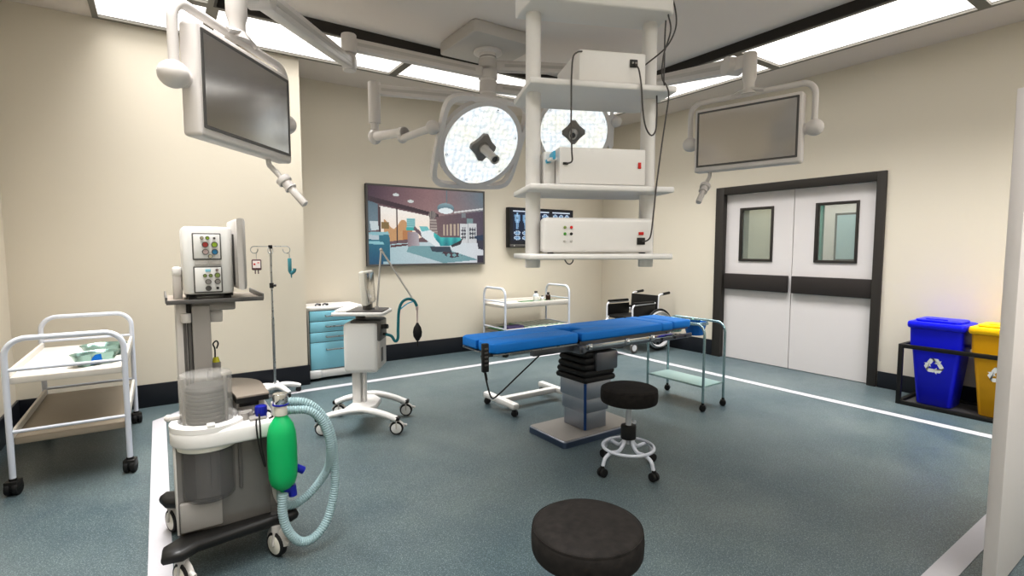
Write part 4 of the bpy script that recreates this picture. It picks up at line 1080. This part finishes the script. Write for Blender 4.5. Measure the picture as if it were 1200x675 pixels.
def tvpic(u, v):
    n = rnd.uniform(-5, 5)
    # ceiling
    c = mix(mix((74, 54, 68), (150, 118, 118), u * 2.0), mix((150, 118, 118), (116, 134, 142), (u - .5) * 2), u)
    c = mix(c, (168, 140, 136), (v - .1) * 1.5) if v < .45 else c
    P = inpoly
    # walls
    if P(u, v, [(0, .16), (.56, .36), (.56, .76), (0, .8)]): c = (112, 88, 92)
    if P(u, v, [(.56, .36), (1, .26), (1, .74), (.56, .72)]): c = mix((122, 98, 100), (92, 82, 96), (u - .56) * 2.4)
    if P(u, v, [(0, .13), (.58, .33), (.58, .37), (0, .2)]): c = (66, 50, 58)
    if P(u, v, [(.72, .285), (1, .215), (1, .24), (.72, .305)]): c = (226, 226, 224)
    if P(u, v, [(.0, .19), (.075, .23), (.075, .56), (0, .58)]): c = mix((86, 112, 126), (120, 142, 150), v * 2)
    # window
    if P(u, v, [(.085, .25), (.50, .36), (.50, .64), (.085, .72)]):
        c = mix((255, 250, 240), (255, 226, 200), (v - .3) * 2)
        if .12 < u < .35 and v > .48 + .06 * math.sin(u * 40): c = (206, 160, 112)
        if .27 < u < .35 and v > .56: c = (190, 132, 84)
        if .10 < u < .16 and .46 < v < .54: c = (140, 116, 70)
    for x in (.085, .225):
        if abs(u - x) < .0075 and .26 < v < .76: c = (70, 52, 54)
    # floor
    if P(u, v, [(0, .80), (.2, .735), (.56, .70), (1, .72), (1, 1), (0, 1)]):
        c = mix((176, 204, 208), (228, 232, 234), (u - .1) * 1.2)
        if P(u, v, [(.32, .76), (.55, .76), (.95, .96), (.62, 1), (.30, .84)]): c = (124, 168, 172)
    if P(u, v, [(.17, .755), (.34, .73), (.34, .75), (.17, .785)]): c = (96, 60, 62)
    # left cupboards
    if P(u, v, [(0, .60), (.15, .60), (.165, .66), (.165, .96), (.0, .98)]): c = mix((46, 124, 142), (28, 92, 116), (v - .6) * 2)
    if P(u, v, [(0, .72), (.11, .74), (.11, 1), (0, 1)]): c = mix((44, 118, 138), (24, 84, 118), (v - .7) * 3)
    if P(u, v, [(0, .59), (.15, .58), (.165, .62), (0, .63)]): c = (150, 200, 206)
    if P(u, v, [(0, .70), (.11, .71), (.12, .745), (0, .74)]): c = (150, 206, 212)
    if P(u, v, [(.01, .45), (.075, .45), (.08, .56), (.02, .57)]): c = (214, 226, 226)
    if P(u, v, [(.0, .62), (.08, .63), (.08, .69), (0, .68)]): c = (196, 212, 216)
    # machine by the window
    if P(u, v, [(.31, .58), (.40, .57), (.41, .76), (.31, .77)]): c = mix((150, 132, 136), (190, 184, 188), (u - .31) * 10)
    if P(u, v, [(.305, .40), (.375, .40), (.375, .56), (.305, .56)]): c = (150, 206, 206) if (v * 40) % 1 < .7 else (104, 164, 168)
    if P(u, v, [(.30, .52), (.37, .52), (.37, .56), (.30, .56)]): c = (60, 178, 172)
    if P(u, v, [(.37, .50), (.44, .60), (.44, .66), (.36, .54)]): c = (110, 92, 100)
    # hanging equipment
    if (u - .525) ** 2 / .0011 + (v - .345) ** 2 / .003 < 1: c = (150, 140, 134) if (u * 60) % 1 > .4 else (96, 92, 92)
    if P(u, v, [(.50, .40), (.56, .40), (.57, .60), (.51, .60)]): c = (178, 166, 158) if (v * 26) % 1 > .45 else (136, 122, 118)
    if P(u, v, [(.62, .47), (.77, .45), (.77, .62), (.62, .62)]) and (u * 30) % 1 > .45: c = (196, 178, 158)
    if P(u, v, [(.79, .30), (.83, .30), (.83, .36), (.79, .37)]): c = (130, 136, 140)
    if P(u, v, [(.84, .37), (.90, .37), (.90, .45), (.84, .45)]): c = (128, 156, 156)
    # white cabinet
    if P(u, v, [(.775, .45), (.935, .44), (.935, .72), (.775, .72)]):
        c = (218, 220, 220)
        if .785 < u < .83 and .50 < v < .67 and (math.sin(u * 300) + math.sin(v * 130) > -.1): c = (66, 66, 76)
        if .865 < u < .925 and .49 < v < .66 and (math.sin(u * 260 + 1) + math.sin(v * 110) > -.1): c = (70, 76, 84)
        if abs(u - .853) < .003: c = (160, 164, 166)
    if P(u, v, [(.91, .62), (1, .60), (1, .82), (.95, .80), (.94, .68)]): c = (40, 62, 88) if v < .68 else (62, 60, 74)
    if u > .94 and v > .90: c = (52, 46, 62)
    # bed
    if P(u, v, [(.50, .77), (.68, .77), (.70, .86), (.52, .84)]): c = (52, 70, 84)
    if P(u, v, [(.66, .70), (.80, .66), (.78, .74), (.70, .78)]): c = (44, 46, 56)
    if P(u, v, [(.415, .535), (.50, .54), (.60, .645), (.78, .64), (.785, .68), (.68, .76), (.55, .77), (.43, .64)]):
        c = (232, 240, 240)
        if u > .565 + .03 * math.sin(v * 18): c = mix((66, 192, 188), (20, 128, 138), (v - .62) * 6 + .3 * math.sin(u * 80))
    if P(u, v, [(.41, .50), (.48, .50), (.50, .55), (.43, .57)]): c = (120, 200, 200)
    if P(u, v, [(.62, .84), (.76, .86), (.80, .90), (.70, .93), (.60, .88)]) and (math.sin(u * 120) + math.sin(v * 90) > -.4): c = (70, 52, 64)
    # lamp
    if abs(u - .655) < .004 and v < .16: c = (110, 128, 134)
    if (u - .645) ** 2 / .0058 + (v - .245) ** 2 / .0052 < 1: c = mix((150, 178, 184), (84, 112, 122), (v - .17) * 8)
    if (u - .645) ** 2 / .0045 + (v - .28) ** 2 / .0016 < 1: c = (238, 246, 246)
    for x, y in ((.22, .10), (.34, .175)):
        if (u - x) ** 2 / .0007 + (v - y) ** 2 / .0004 < 1: c = (214, 220, 216)
    # soft grade
    c = mix(c, (60, 60, 84), .10 + .25 * max(0, abs(u - .5) - .3) + .2 * max(0, v - .85))
    return tuple(max(0, min(255, x + n)) for x in c)
tv = thing('wall_television', 'large flat screen on the back wall showing a picture of an operating room', 'television', (2.98, YB, 1.738))
b = MB(); b.box2((-.851, -.05, -.511), (.851, -.002, .511), .006); b.build('case', 'black', tv)
b = MB(); b.ringprism([(-.851, -.511), (.851, -.511), (.851, .511), (-.851, .511)], [(-.826, -.486), (.826, -.486), (.826, .488), (-.826, .488)], .05, .056, m=rotm((R_(90), 0, 0))); b.build('bezel', 'dgrey', tv)
M['tvpic'] = attr_mat('television_picture', .95)
picture('screen', 1.652, .974, 200, 118, tvpic, M['tvpic'], tv, (0, -.0535, .001))

def xpic(u, v):
    c = (12, 18, 32)
    films = ((.045, .295), (.355, .605), (.66, .955))
    for fi, (a, b_) in enumerate(films):
        if a < u < b_ and .06 < v < .90:
            c = (16, 36, 66)
            if v < .10: c = (214, 226, 240)
            x = (u - a) / (b_ - a)
            ncol = 2 if fi < 2 else 3
            k = int(x * ncol); xx = x * ncol - k - .5
            if fi == 0 and v < .60:
                y = (v - .12) / .48
                wdt = .10 if y < .08 else (.09 if y < .13 else (.36 * (1 - .25 * (y - .13)) if y < .5 else (.26 if y < .6 else .16 - .08 * (y - .6))))
                if 0 < y < .97 and abs(xx) < wdt:
                    c = mix((178, 208, 232), (96, 142, 186), abs(xx) / wdt * .9)
                    if .2 < y < .42 and abs(xx) < .14 and (y * 30) % 1 > .5: c = (30, 62, 104)
                    if y > .6 and abs(xx) < .03: c = (24, 48, 84)
            else:
                y = (v - .12) / (.20 if fi == 0 else .18) - (2.5 if fi == 0 else 0)
                if fi == 0: y = (v - .62) / .14
                yy = y - int(y) - .5 if y >= 0 else 1
                rr = xx * xx / .16 + yy * yy / .19
                if rr < 1:
                    c = mix((120, 160, 198), (226, 236, 246), rr)
                    if math.sin(xx * 22 + k) + math.sin(yy * 17 + int(y) * 2) > 1.1: c = (40, 74, 116)
    return c
xv = thing('xray_viewer', 'black wall-mounted light box with blue x-ray films on the back wall', 'x-ray viewer', (4.84, YB, 1.757))
b = MB(); b.box2((-.615, -.085, -.293), (.615, -.002, .293), .008); b.build('case', 'black', xv)
b = MB(); b.box2((-.60, -.098, -.285), (.60, -.084, -.245), .004); b.build('control_strip', 'dgrey', xv)
M['xpic'] = attr_mat('xray_films', .9)
picture('film_screen', 1.19, .52, 180, 84, xpic, M['xpic'], xv, (0, -.0865, .02))
b = MB(); b.cyl((-.53, -.09, -.266), (-.53, -.104, -.266), .010, n=12); b.build('switch', 'lgrey', xv)

# ---------------------------------------------------------------- equipment tower hanging from the ceiling
TX, TY = 1.271, 1.707
tw = thing('equipment_pendant', 'white ceiling-hung equipment tower with two columns and three open shelves', 'equipment pendant', (TX, TY, 0), R_(-23.2))
u_ = V3((.91914, -.39394, 0)); v_ = V3((.39394, .91914, 0))
def TW(u, v, z): return V3((TX, TY, 0)) + u_ * u + v_ * v + V3((0, 0, z))
for u in (.034, .566):
    oct_ = [(u + .033 * math.cos(R_(22.5 + 45 * k)), .135 + .033 * math.sin(R_(22.5 + 45 * k))) for k in range(8)]
    b = MB(); b.prism(oct_, 1.366, 2.50, bev=.004); b.build('column', 'white', tw, angle=50)
def shelf(z0, z1):
    w0, w1, dd_ = -.012, .628, .36
    poly = [(w0, .0), (w0 + .004, -.004), (w1 - .004, -.004), (w1, 0.), (w1, dd_ - .03), (w1 - .03, dd_), (w0 + .03, dd_), (w0, dd_ - .03)]
    b = MB(); b.prism(poly, z0, z1, bev=.006); return b.build('shelf', 'white', tw, angle=45)
shelf(1.403, 1.427); shelf(1.690, 1.715); shelf(2.111, 2.137)
b = MB(); b.prism([(.0, .0), (.59, .0), (.62, .03), (.62, .20), (-.03, .20), (-.03, .16)], 2.44, 2.62, bev=.008); b.build('header', 'white', tw, angle=45)
b = MB(); b.cyl((.30, .12, 2.61), (.30, .12, CH2 - .03), .07, n=28); b.build('ceiling_post', 'white', tw)
b = MB(); b.cyl((.30, .12, CH2 - .04), (.30, .12, CH2), .16, n=32, bev=.008); b.build('ceiling_flange', 'white', tw)
b = MB(); b.tube(spline([(.185, .16, 1.405), (.195, .15, 1.385), (.21, .15, 1.380), (.222, .15, 1.39), (.225, .15, 1.405)]), .0028, n=8); b.build('under_hook', 'dgrey', tw)
def device(name, label, cat, u0, u1, v0, v1, z0, z1, r=.012):
    o = thing(name, label, cat, tuple(TW(0, 0, z0 + .0015)), R_(-23.2), 'boxed devices on the hanging tower')
    b = MB(); b.box2((u0, v0, 0.004), (u1, v1, z1 - z0), r, seg=3); b.build('housing', 'white', o, angle=50)
    b = MB()
    for u in (u0 + .04, u1 - .04):
        for v in (v0 + .04, v1 - .04): b.cyl((u, v, 0), (u, v, .006), .012, n=10)
    b.build('foot', 'rubber', o)
    return o
def face_box(o, nm, u, z, w_, h_, m, z0, v0=.03, d=.006):
    b = MB(); b.box((u, v0 - d / 2 + .001, z - z0), (w_, d, h_), .0015); return b.build(nm, m, o)
d1 = device('light_source', 'white boxed device with coloured buttons on the lowest shelf of the tower', 'medical device', .055, .555, .03, .098, 1.427, 1.579, .018)
MB().box2((.072, .096, .01), (.515, .33, .146), .008).build('rear_housing', 'white', d1)
for u, z, m in ((.148, 1.537, 'olive'), (.176, 1.537, 'red'), (.148, 1.510, 'greenled'), (.176, 1.510, 'black'), (.148, 1.480, 'lgrey'), (.176, 1.480, 'lgrey')):
    b = MB(); b.cyl((u, .032, z - 1.427), (u, .025, z - 1.427), .0062, n=14, bev=.002); b.build('button', m, d1)
face_box(d1, 'power_switch', .492, 1.513, .022, .013, 'red', 1.427)
sk = face_box(d1, 'power_socket', .492, 1.480, .036, .030, 'black', 1.427)
d2 = device('video_processor', 'white boxed device with a blue clip on the middle shelf of the tower', 'medical device', .122, .507, .03, .34, 1.715, 1.871, .005)
face_box(d2, 'power_switch', .479, 1.803, .013, .026, 'red', 1.715)
face_box(d2, 'cable_port', .148, 1.802, .022, .010, 'black', 1.715)
b = MB(); b.box((.0965, .20, .035 + .04), (.046, .22, .14), .004); b.box((.096, .06, .105), (.03, .07, .01), .002); b.build('side_block', 'greywh', d2)
b = MB(); b.box((.100, .075, .118), (.010, .13, .034), .003, rot=(0, 0, R_(-4))); b.cyl((.098, .08, .106), (.078, .08, .10), .008, n=10); b.build('blue_clip', 'cyan', d2)
d3 = device('insufflator', 'white boxed device with a black socket on the top shelf of the tower', 'medical device', .202, .500, .03, .35, 2.137, 2.270, .006)
face_box(d3, 'power_socket', .444, 2.226, .034, .032, 'black', 2.137)
b = MB()
for du in (-.007, .007): b.cyl((.444 + du, .0225, .089), (.444 + du, .018, .089), .004, n=8)
b.build('socket_pin', 'mgrey', d3)
def cable(label, pts, r=.0033):
    b = MB(); b.tube(spline([TW(*p) for p in pts], 8), r, n=8)
    o = b.build('power_cable', 'cable', None); tag(o, label, 'cable', 'cables of the hanging tower'); return o
M['cable'] = mat('grey_cable', (78, 74, 72), .5)
cable('dark cable from the top device down to the port of the middle device', [(.215, .03, 2.262), (.19, .012, 2.25), (.165, -.008, 2.22), (.158, -.012, 2.14), (.158, -.012, 2.05), (.158, -.012, 1.95), (.163, -.008, 1.85), (.168, .004, 1.81), (.150, .022, 1.802)])
cable('dark cable looping from the top device socket under its shelf beside the tower column', [(.447, .018, 2.222), (.453, -.005, 2.19), (.462, -.012, 2.12), (.470, -.012, 2.03), (.485, -.01, 1.96), (.52, .01, 1.93), (.55, .03, 1.955), (.56, .04, 2.02), (.560, .045, 2.107)])
cable('dark cable hanging straight from the tower header to the shelf holding the top device', [(.610, .075, 2.436), (.606, .072, 2.36), (.604, .068, 2.25), (.600, .062, 2.18), (.600, .05, 2.1425)])
cable('long dark cable running from the tower header to the red-switch socket of the lowest device', [(.592, .02, 2.436), (.592, -.005, 2.36), (.565, .0, 2.26), (.56, .0, 2.17), (.572, -.018, 2.13), (.585, -.014, 2.09), (.575, -.012, 2.0), (.562, -.01, 1.9), (.548, -.008, 1.78), (.538, -.01, 1.70), (.53, -.008, 1.6), (.522, -.004, 1.51), (.512, .006, 1.485), (.495, .022, 1.48)])
cable('dark cable swinging out from the tower header to the rear of the top device', [(.626, .08, 2.56), (.640, .06, 2.50), (.636, .03, 2.42), (.62, .02, 2.36), (.585, .025, 2.30), (.54, .09, 2.26), (.505, .12, 2.235)])

# ---------------------------------------------------------------- ceiling mount
PX, PY = 2.73, 4.40
cm = thing('ceiling_mount', 'square grey ceiling mount with central post carrying lamp and monitor arms', 'ceiling mount', (PX, PY, CH2))
b = MB(); b.prism(rrect(-.35, -.35, .35, .35, .04), -.11, .0, bev=.01); b.build('mount_plate', 'lgrey', cm, angle=45)
b = MB(); b.cyl((0, 0, -.135), (0, 0, -.108), .14, n=36, bev=.006); b.cyl((0, 0, -.60), (0, 0, -.12), .078, n=32); b.cyl((0, 0, -.63), (0, 0, -.59), .06, n=28); b.build('post', 'lampframe', cm)
b = MB()
for z in (-.17, -.27, -.36, -.44): b.cyl((0, 0, z - .004), (0, 0, z + .004), .0805, n=32)
b.build('collar_ring', 'mgrey', cm)

def beam(b, p, q, w_, h_):
    """bevelled rectangular arm with a groove strip from p to q"""
    p, q = V3(p), V3(q); d = q - p; L_ = d.length
    z = V3((0, 0, 1)); x = d.normalized(); y = z.cross(x).normalized(); zz = x.cross(y)
    m = Matrix((( x.x, y.x, zz.x, p.x), (x.y, y.y, zz.y, p.y), (x.z, y.z, zz.z, p.z), (0, 0, 0, 1)))
    r = bmesh.ops.create_cube(b.bm, size=1); vs = r['verts']
    bmesh.ops.scale(b.bm, vec=(L_, w_, h_), verts=vs); bmesh.ops.translate(b.bm, vec=(L_ / 2, 0, 0), verts=vs)
    es = list({e for v in vs for e in v.link_edges})
    rb = bmesh.ops.bevel(b.bm, geom=es, offset=min(w_, h_) * .2, segments=2, profile=.5, affect='EDGES')
    vs = list({v for f in rb['faces'] for v in f.verts} | {v for v in vs if v.is_valid})
    bmesh.ops.transform(b.bm, matrix=m, verts=vs)
def arm_strip(b, p, q, w_, h_):
    p, q = V3(p), V3(q); x = (q - p).normalized(); y = V3((0, 0, 1)).cross(x).normalized()
    for s in (-1, 1): beam(b, p + x * .06 + y * s * (w_ / 2 - .001), q - x * .06 + y * s * (w_ / 2 - .001), .008, h_ * .28)

# ---------------------------------------------------------------- ceiling monitors
def ceiling_monitor(label, center, rotz, elbow, za, zb, jp, hx):
    """arms in world coordinates, monitor hung from a yoke"""
    cx0, cy0, cz0 = center
    root = thing('ceiling_monitor', label, 'monitor', (cx0, cy0, cz0), 0, 'monitors on ceiling arms')
    def W(p): return V3(p) - V3(center)
    base = V3((PX, PY, za)); e1 = V3((elbow[0], elbow[1], za)); e2 = V3((elbow[0], elbow[1], zb)); j = V3(jp)
    b = MB(); d = (e1 - base).normalized(); beam(b, W(base + d * .07), W(e1), .085, .10); a1 = b.build('upper_arm', 'armw', root)
    b = MB(); arm_strip(b, W(base + d * .1), W(e1), .085, .10); b.build('arm_strip', 'lgrey', a1)
    b = MB(); b.cyl(W(base + V3((0, 0, -.055))), W(base + V3((0, 0, .055))), .092, n=28, bev=.004); b.build('pivot_collar', 'armw', a1)
    b = MB(); b.cyl(W(e1 + V3((0, 0, -.075))), W(e1 + V3((0, 0, .08))), .062, n=26, bev=.008); b.cyl(W(e2 + V3((0, 0, -.07))), W(e1 + V3((0, 0, -.08))), .052, n=26, bev=.008); b.build('elbow', 'armw', root)
    b = MB(); d2 = (j - e2).normalized(); beam(b, W(e2), W(j), .075, .095); a2 = b.build('spring_arm', 'armw', root)
    b = MB(); arm_strip(b, W(e2), W(j), .075, .095); b.build('arm_strip', 'lgrey', a2)
    side = V3((0, 0, 1)).cross(d2).normalized()
    for q, r in ((e2, .055), (j, .058)):
        b = MB(); b.cyl(W(q - side * .055), W(q + side * .055), r, n=26, bev=.006); b.build('arm_hinge', 'armw', a2)
    m = Matrix.Rotation(rotz, 4, 'Z')
    def Lc(p): return m @ V3(p)
    ptop = jp[2] + .05
    top = V3((0, .008, .255))
    b = MB(); c = Lc(top)
    zt_ = ptop - cz0
    jl = W(j); pl = V3((c.x, c.y, 0))
    b.lathe([(0, .0), (.034, .0), (.034, .045), (.043, .075), (.043, zt_ - .285 - .01), (.036, zt_ - .285), (0, zt_ - .285)], (c.x, c.y, .285), n=26)
    beam(b, (c.x, c.y, jl.z), (jl.x, jl.y, jl.z), .07, .09)
    b.build('drop_tube', 'armw', root)
    # yoke
    yk = [(-.385, .008, .0), (-.385, .008, .262), (.385, .008, .262), (.385, .008, .0)]
    b = MB(); b.tube([Lc(p) for p in fillet(yk, .075, 7)], .018, n=14); yo = b.build('yoke', 'armw', root)
    b = MB(); b.tube([Lc((-.10, .008, .264)), Lc((0, .008, .292)), Lc((.10, .008, .264))], .022, n=12, rad=.08, flat=(1.5, .6)); b.cyl(Lc((0, .008, .258)), Lc((0, .008, .292)), .052, .036, n=24); b.build('yoke_saddle', 'armw', yo)
    for s in (-1, 1):
        b = MB(); b.sph(Lc((s * .385, .012, -.01)), .052, (1, 1, .95), n=22); b.cyl(Lc((s * .33, .012, -.012)), Lc((s * .385, .012, -.012)), .034, n=20); b.build('side_knob', 'armw', root)
    # body
    bo = MB(); mm = m
    bo.prism(rrect(-.332, -.218, .332, .206, .018), -.028, .045, m=mm @ rotm((R_(90), 0, 0)) , bev=.012)
    # prism z maps to -y: front face at local y=-.045
    body = bo.build('monitor_case', 'armw', root, angle=45)
    b = MB(); b.box2((-.303, -.0475, -.175), (.303, -.040, .175)); 
    bmesh.ops.transform(b.bm, matrix=m, verts=b.bm.verts[:]); b.build('screen', 'screen', root)
    b = MB(); b.ringprism(rrect(-.312, -.184, .312, .184, .004), rrect(-.300, -.172, .300, .172, .004), .0445, .0490, m=mm @ rotm((R_(90), 0, 0))); b.build('screen_surround', 'dgrey', root)
    # handle below
    hp = [(hx, .0, -.20), (hx, -.005, -.245), (hx, -.045, -.285), (hx, -.15, -.40)]
    b = MB(); b.tube([Lc(p) for p in hp[:3]] + [Lc((hx, -.075, -.317))], .0125, n=12, rad=.02); h = b.build('handle_stem', 'lgrey', root)
    A_ = lambda t: Lc(V3((hx, -.075, -.317)) + V3((0, -.67, -.742)) * t)
    b = MB(); b.cyl(A_(-.012), A_(.016), .034, n=20, bev=.004); b.cyl(A_(.014), A_(.05), .024, n=18, bev=.003); b.cyl(A_(.046), A_(.054), .028, n=18); b.cyl(A_(.05), A_(.155), .018, n=18, bev=.004); b.build('sterile_handle', 'armw', root)
    return root
ceiling_monitor('white framed monitor on a ceiling arm in front of the tall wall by the trolley', (.33, 2.571, 2.091), R_(90 - 39.8), (1.39, 4.44), 3.15, 3.00, (.43, 2.64, 2.585), .19)
ceiling_monitor('white framed monitor on a ceiling arm above the double door', (3.191, 1.955, 2.186), R_(90 - 167), (3.95, 3.75), 3.22, 3.06, (3.20, 2.08, 2.655), -.235)

# ---------------------------------------------------------------- surgical lamps
CAMZ, PITCH, YAW, FPX = 1.45, .0766, .6007, 604.0
cF = V3((math.sin(YAW) * math.cos(PITCH), math.cos(YAW) * math.cos(PITCH), -math.sin(PITCH)))
cR = V3((math.cos(YAW), -math.sin(YAW), 0)); cU = cR.cross(cF)
def lamp(label, center, n, ahead, roll, E1, za, joint_local):
    c = V3(center); n = V3(n).normalized()
    x = (cR - n * cR.dot(n)).normalized(); y = n.cross(x)
    x, y = x * math.cos(roll) + y * math.sin(roll), y * math.cos(roll) - x * math.sin(roll)
    root = thing('surgical_lamp', label, 'surgical lamp', tuple(c), 0, 'surgical lamps on ceiling arms')
    mm = Matrix(((x.x, y.x, n.x, 0), (x.y, y.y, n.y, 0), (x.z, y.z, n.z, 0), (0, 0, 0, 1)))
    eul = mm.to_euler()
    R0 = .333
    def place(b, nm, m, par=root, angle=40):
        o = b.build(nm, m, par, rot=eul if par is root else None, angle=angle); return o
    S = .385
    def sq(h, r, bulge, n=8):
        out = []
        for k in range(80):
            a = 2 * PI * k / 80 + PI / 4
            ca, sa = math.cos(a), math.sin(a)
            e = 6.5
            rr = h / ((abs(ca) ** e + abs(sa) ** e) ** (1 / e))
            out.append((rr * ca, rr * sa))
        return out
    def cir(r): return [(r * math.cos(2 * PI * k / 80 + PI / 4), r * math.sin(2 * PI * k / 80 + PI / 4)) for k in range(80)]
    b = MB(); outer = sq(S, .1, 0); inner = sq(S - .035, .1, 0)
    b.ringprism(outer, inner, -.055, .006)
    fo = place(b, 'frame', 'lampframe')
    b = MB(); b.ringprism(cir(R0 + .035), cir(R0 - .004), -.05, .012); b.build('lamp_ring', 'lampframe', fo)
    for k in range(4):
        a = PI / 2 * k
        b = MB(); b.box((math.cos(a) * (R0 + .03), math.sin(a) * (R0 + .03), -.022), (.06, .30, .05), .008, rot=(0, 0, a)); b.build('frame_web', 'lampframe', fo)
    b = MB(); b.lathe([(0, -.085), (R0 * .6, -.085), (R0 * .95, -.06), (R0 + .01, -.02), (R0 + .01, -.0), (0, .0)], n=64); b.build('lamp_housing', 'lgrey', fo)
    b = MB(); b.cyl((0, 0, .0), (0, 0, .008), R0 - .003, n=72); place(b, 'led_face', 'led')
    b = MB(); st_ = [(.115 * math.cos(PI / 2 * k + PI / 4 * 0 + d), .115 * math.sin(PI / 2 * k + d)) if abs(d) < .3 else (.086 * math.cos(PI / 2 * k + d), .086 * math.sin(PI / 2 * k + d)) for k in range(4) for d in (-.16, .16, PI / 4)]
    b.prism(st_, .006, .05, bev=.012); b.lathe([(0, .05), (.05, .05), (.036, .07), (0, .07)], n=24); ho = place(b, 'handle_hub', 'lamphandle')
    b = MB(); b.lathe([(0, .06), (.040, .06), (.036, .10), (.033, .235), (.038, .25), (.038, .262), (.027, .262), (.027, .25), (0, .25)], n=24); b.build('sterile_handle', 'lgrey', ho)
    b = MB(); b.cyl((0, 0, .2505), (0, 0, .252), .025, n=20); b.build('handle_socket', 'dgrey', ho)
    b = MB()
    for k in range(6):
        a = 2 * PI * k / 6 + .3
        b.box((math.cos(a) * (R0 - .022), math.sin(a) * (R0 - .022), .0085), (.005, .022, .001), rot=(0, 0, a))
        b.box((math.cos(a) * (R0 - .034), math.sin(a) * (R0 - .034), .0085), (.004, .014, .001), rot=(0, 0, a))
    b.build('printed_marks', 'dgrey', ho)
    # arms
    def W(p): return V3(p) - c
    base = V3((PX, PY, za)); e = V3((E1[0], E1[1], za)); d = (e - base).normalized()
    b = MB(); beam(b, W(base + d * .06), W(e), .075, .09); a1 = b.build('upper_arm', 'armw', root)
    b = MB(); arm_strip(b, W(base + d * .08), W(e), .075, .09); b.build('arm_strip', 'lgrey', a1)
    b = MB(); b.cyl(W(base + V3((0, 0, -.05))), W(base + V3((0, 0, .05))), .086, n=28, bev=.004); b.build('pivot_collar', 'armw', a1)
    b = MB(); b.cyl(W(e + V3((0, 0, -.30))), W(e + V3((0, 0, .07))), .055, n=26, bev=.006); b.cyl(W(e + V3((0, 0, -.36))), W(e + V3((0, 0, -.29))), .036, n=22); b.build('drop_tube', 'armw', root)
    k = e + V3((0, 0, -.42))
    j = c + x * joint_local[0] + y * joint_local[1] + n * joint_local[2]
    b = MB(); b.sph(W(k), .062, (1, 1, 1.15), n=22); 
    mid = k.lerp(j, .5)
    b.cyl(W(k), W(k.lerp(j, .56)), .042, .038, n=22); b.cyl(W(k.lerp(j, .50)), W(k.lerp(j, .56)), .045, n=20, bev=.004)
    b.build('lower_arm', 'armw', root)
    jm = k.lerp(j, .52) + V3((0, 0, -.05))
    b = MB(); b.tube([W(jm), W(j)], .03, n=16); b.sph(W(jm), .042, n=16); b.sph(W(j), .055, n=18); b.build('yoke_joint', 'armw', root)
    # half yoke behind the frame
    y1 = c + x * (-S if joint_local[0] < 0 else S) + n * -.02
    b = MB()
    sgn = -1 if joint_local[0] < 0 else 1
    b.tube([W(j), W(c + x * sgn * (S - .01) + y * joint_local[1] + n * -.02)], .03, n=14)
    b.build('yoke', 'lampframe', root)
    return root
def PXD(px, py, d):
    return V3((0, 0, CAMZ)) + (cF + cR * ((px - 600) / FPX) + cU * ((337.5 - py) / FPX)) * d
c1 = V3((2.211, 3.669, 2.283)); v1 = (c1 - V3((0, 0, CAMZ))).normalized()
s1 = math.radians(40.5)
n1 = -v1 * math.cos(s1) + (cR * .707 - cU * .707) * math.sin(s1)
lamp('large round surgical lamp with tilted grey frame hanging before the wall television', c1, n1, 0, R_(-17), (1.70, 4.72), 2.90, (-.43, .10, -.04))
c2 = V3((3.445, 3.95, 2.60)); v2 = (c2 - V3((0, 0, CAMZ))).normalized()
n2 = (-v2 - cU * .14 - cR * .03).normalized()
lamp('large round surgical lamp facing the viewer, partly hidden behind the equipment tower', c2, n2, 0, R_(2), (3.78, 4.18), 3.02, (.41, .09, -.02))

# ---------------------------------------------------------------- light, camera, look
w = bpy.data.worlds.new('world'); bpy.context.scene.world = w; w.use_nodes = True
w.node_tree.nodes['Background'].inputs['Color'].default_value = (.9, .95, 1, 1)
w.node_tree.nodes['Background'].inputs['Strength'].default_value = .03

cam = bpy.data.cameras.new('camera'); co = bpy.data.objects.new('camera', cam); col.objects.link(co)
cam.sensor_fit = 'HORIZONTAL'; cam.sensor_width = 36.0; cam.lens = 36.0 * FPX / 1200
co.matrix_world = Matrix(((cR.x, cU.x, -cF.x, 0), (cR.y, cU.y, -cF.y, 0), (cR.z, cU.z, -cF.z, CAMZ), (0, 0, 0, 1)))
cam.clip_start = .05; cam.clip_end = 100
sc = bpy.context.scene
sc.camera = co
sc.view_settings.view_transform = 'Standard'
sc.view_settings.look = 'None'
sc.view_settings.exposure = 0.1
sc.view_settings.gamma = 0.87
sc.cycles.max_bounces = 8; sc.cycles.diffuse_bounces = 4; sc.cycles.glossy_bounces = 4; sc.cycles.transmission_bounces = 8
sc.cycles.use_denoising = True
sc.cycles.sample_clamp_indirect = 6
sc.cycles.caustics_reflective = False; sc.cycles.caustics_refractive = False
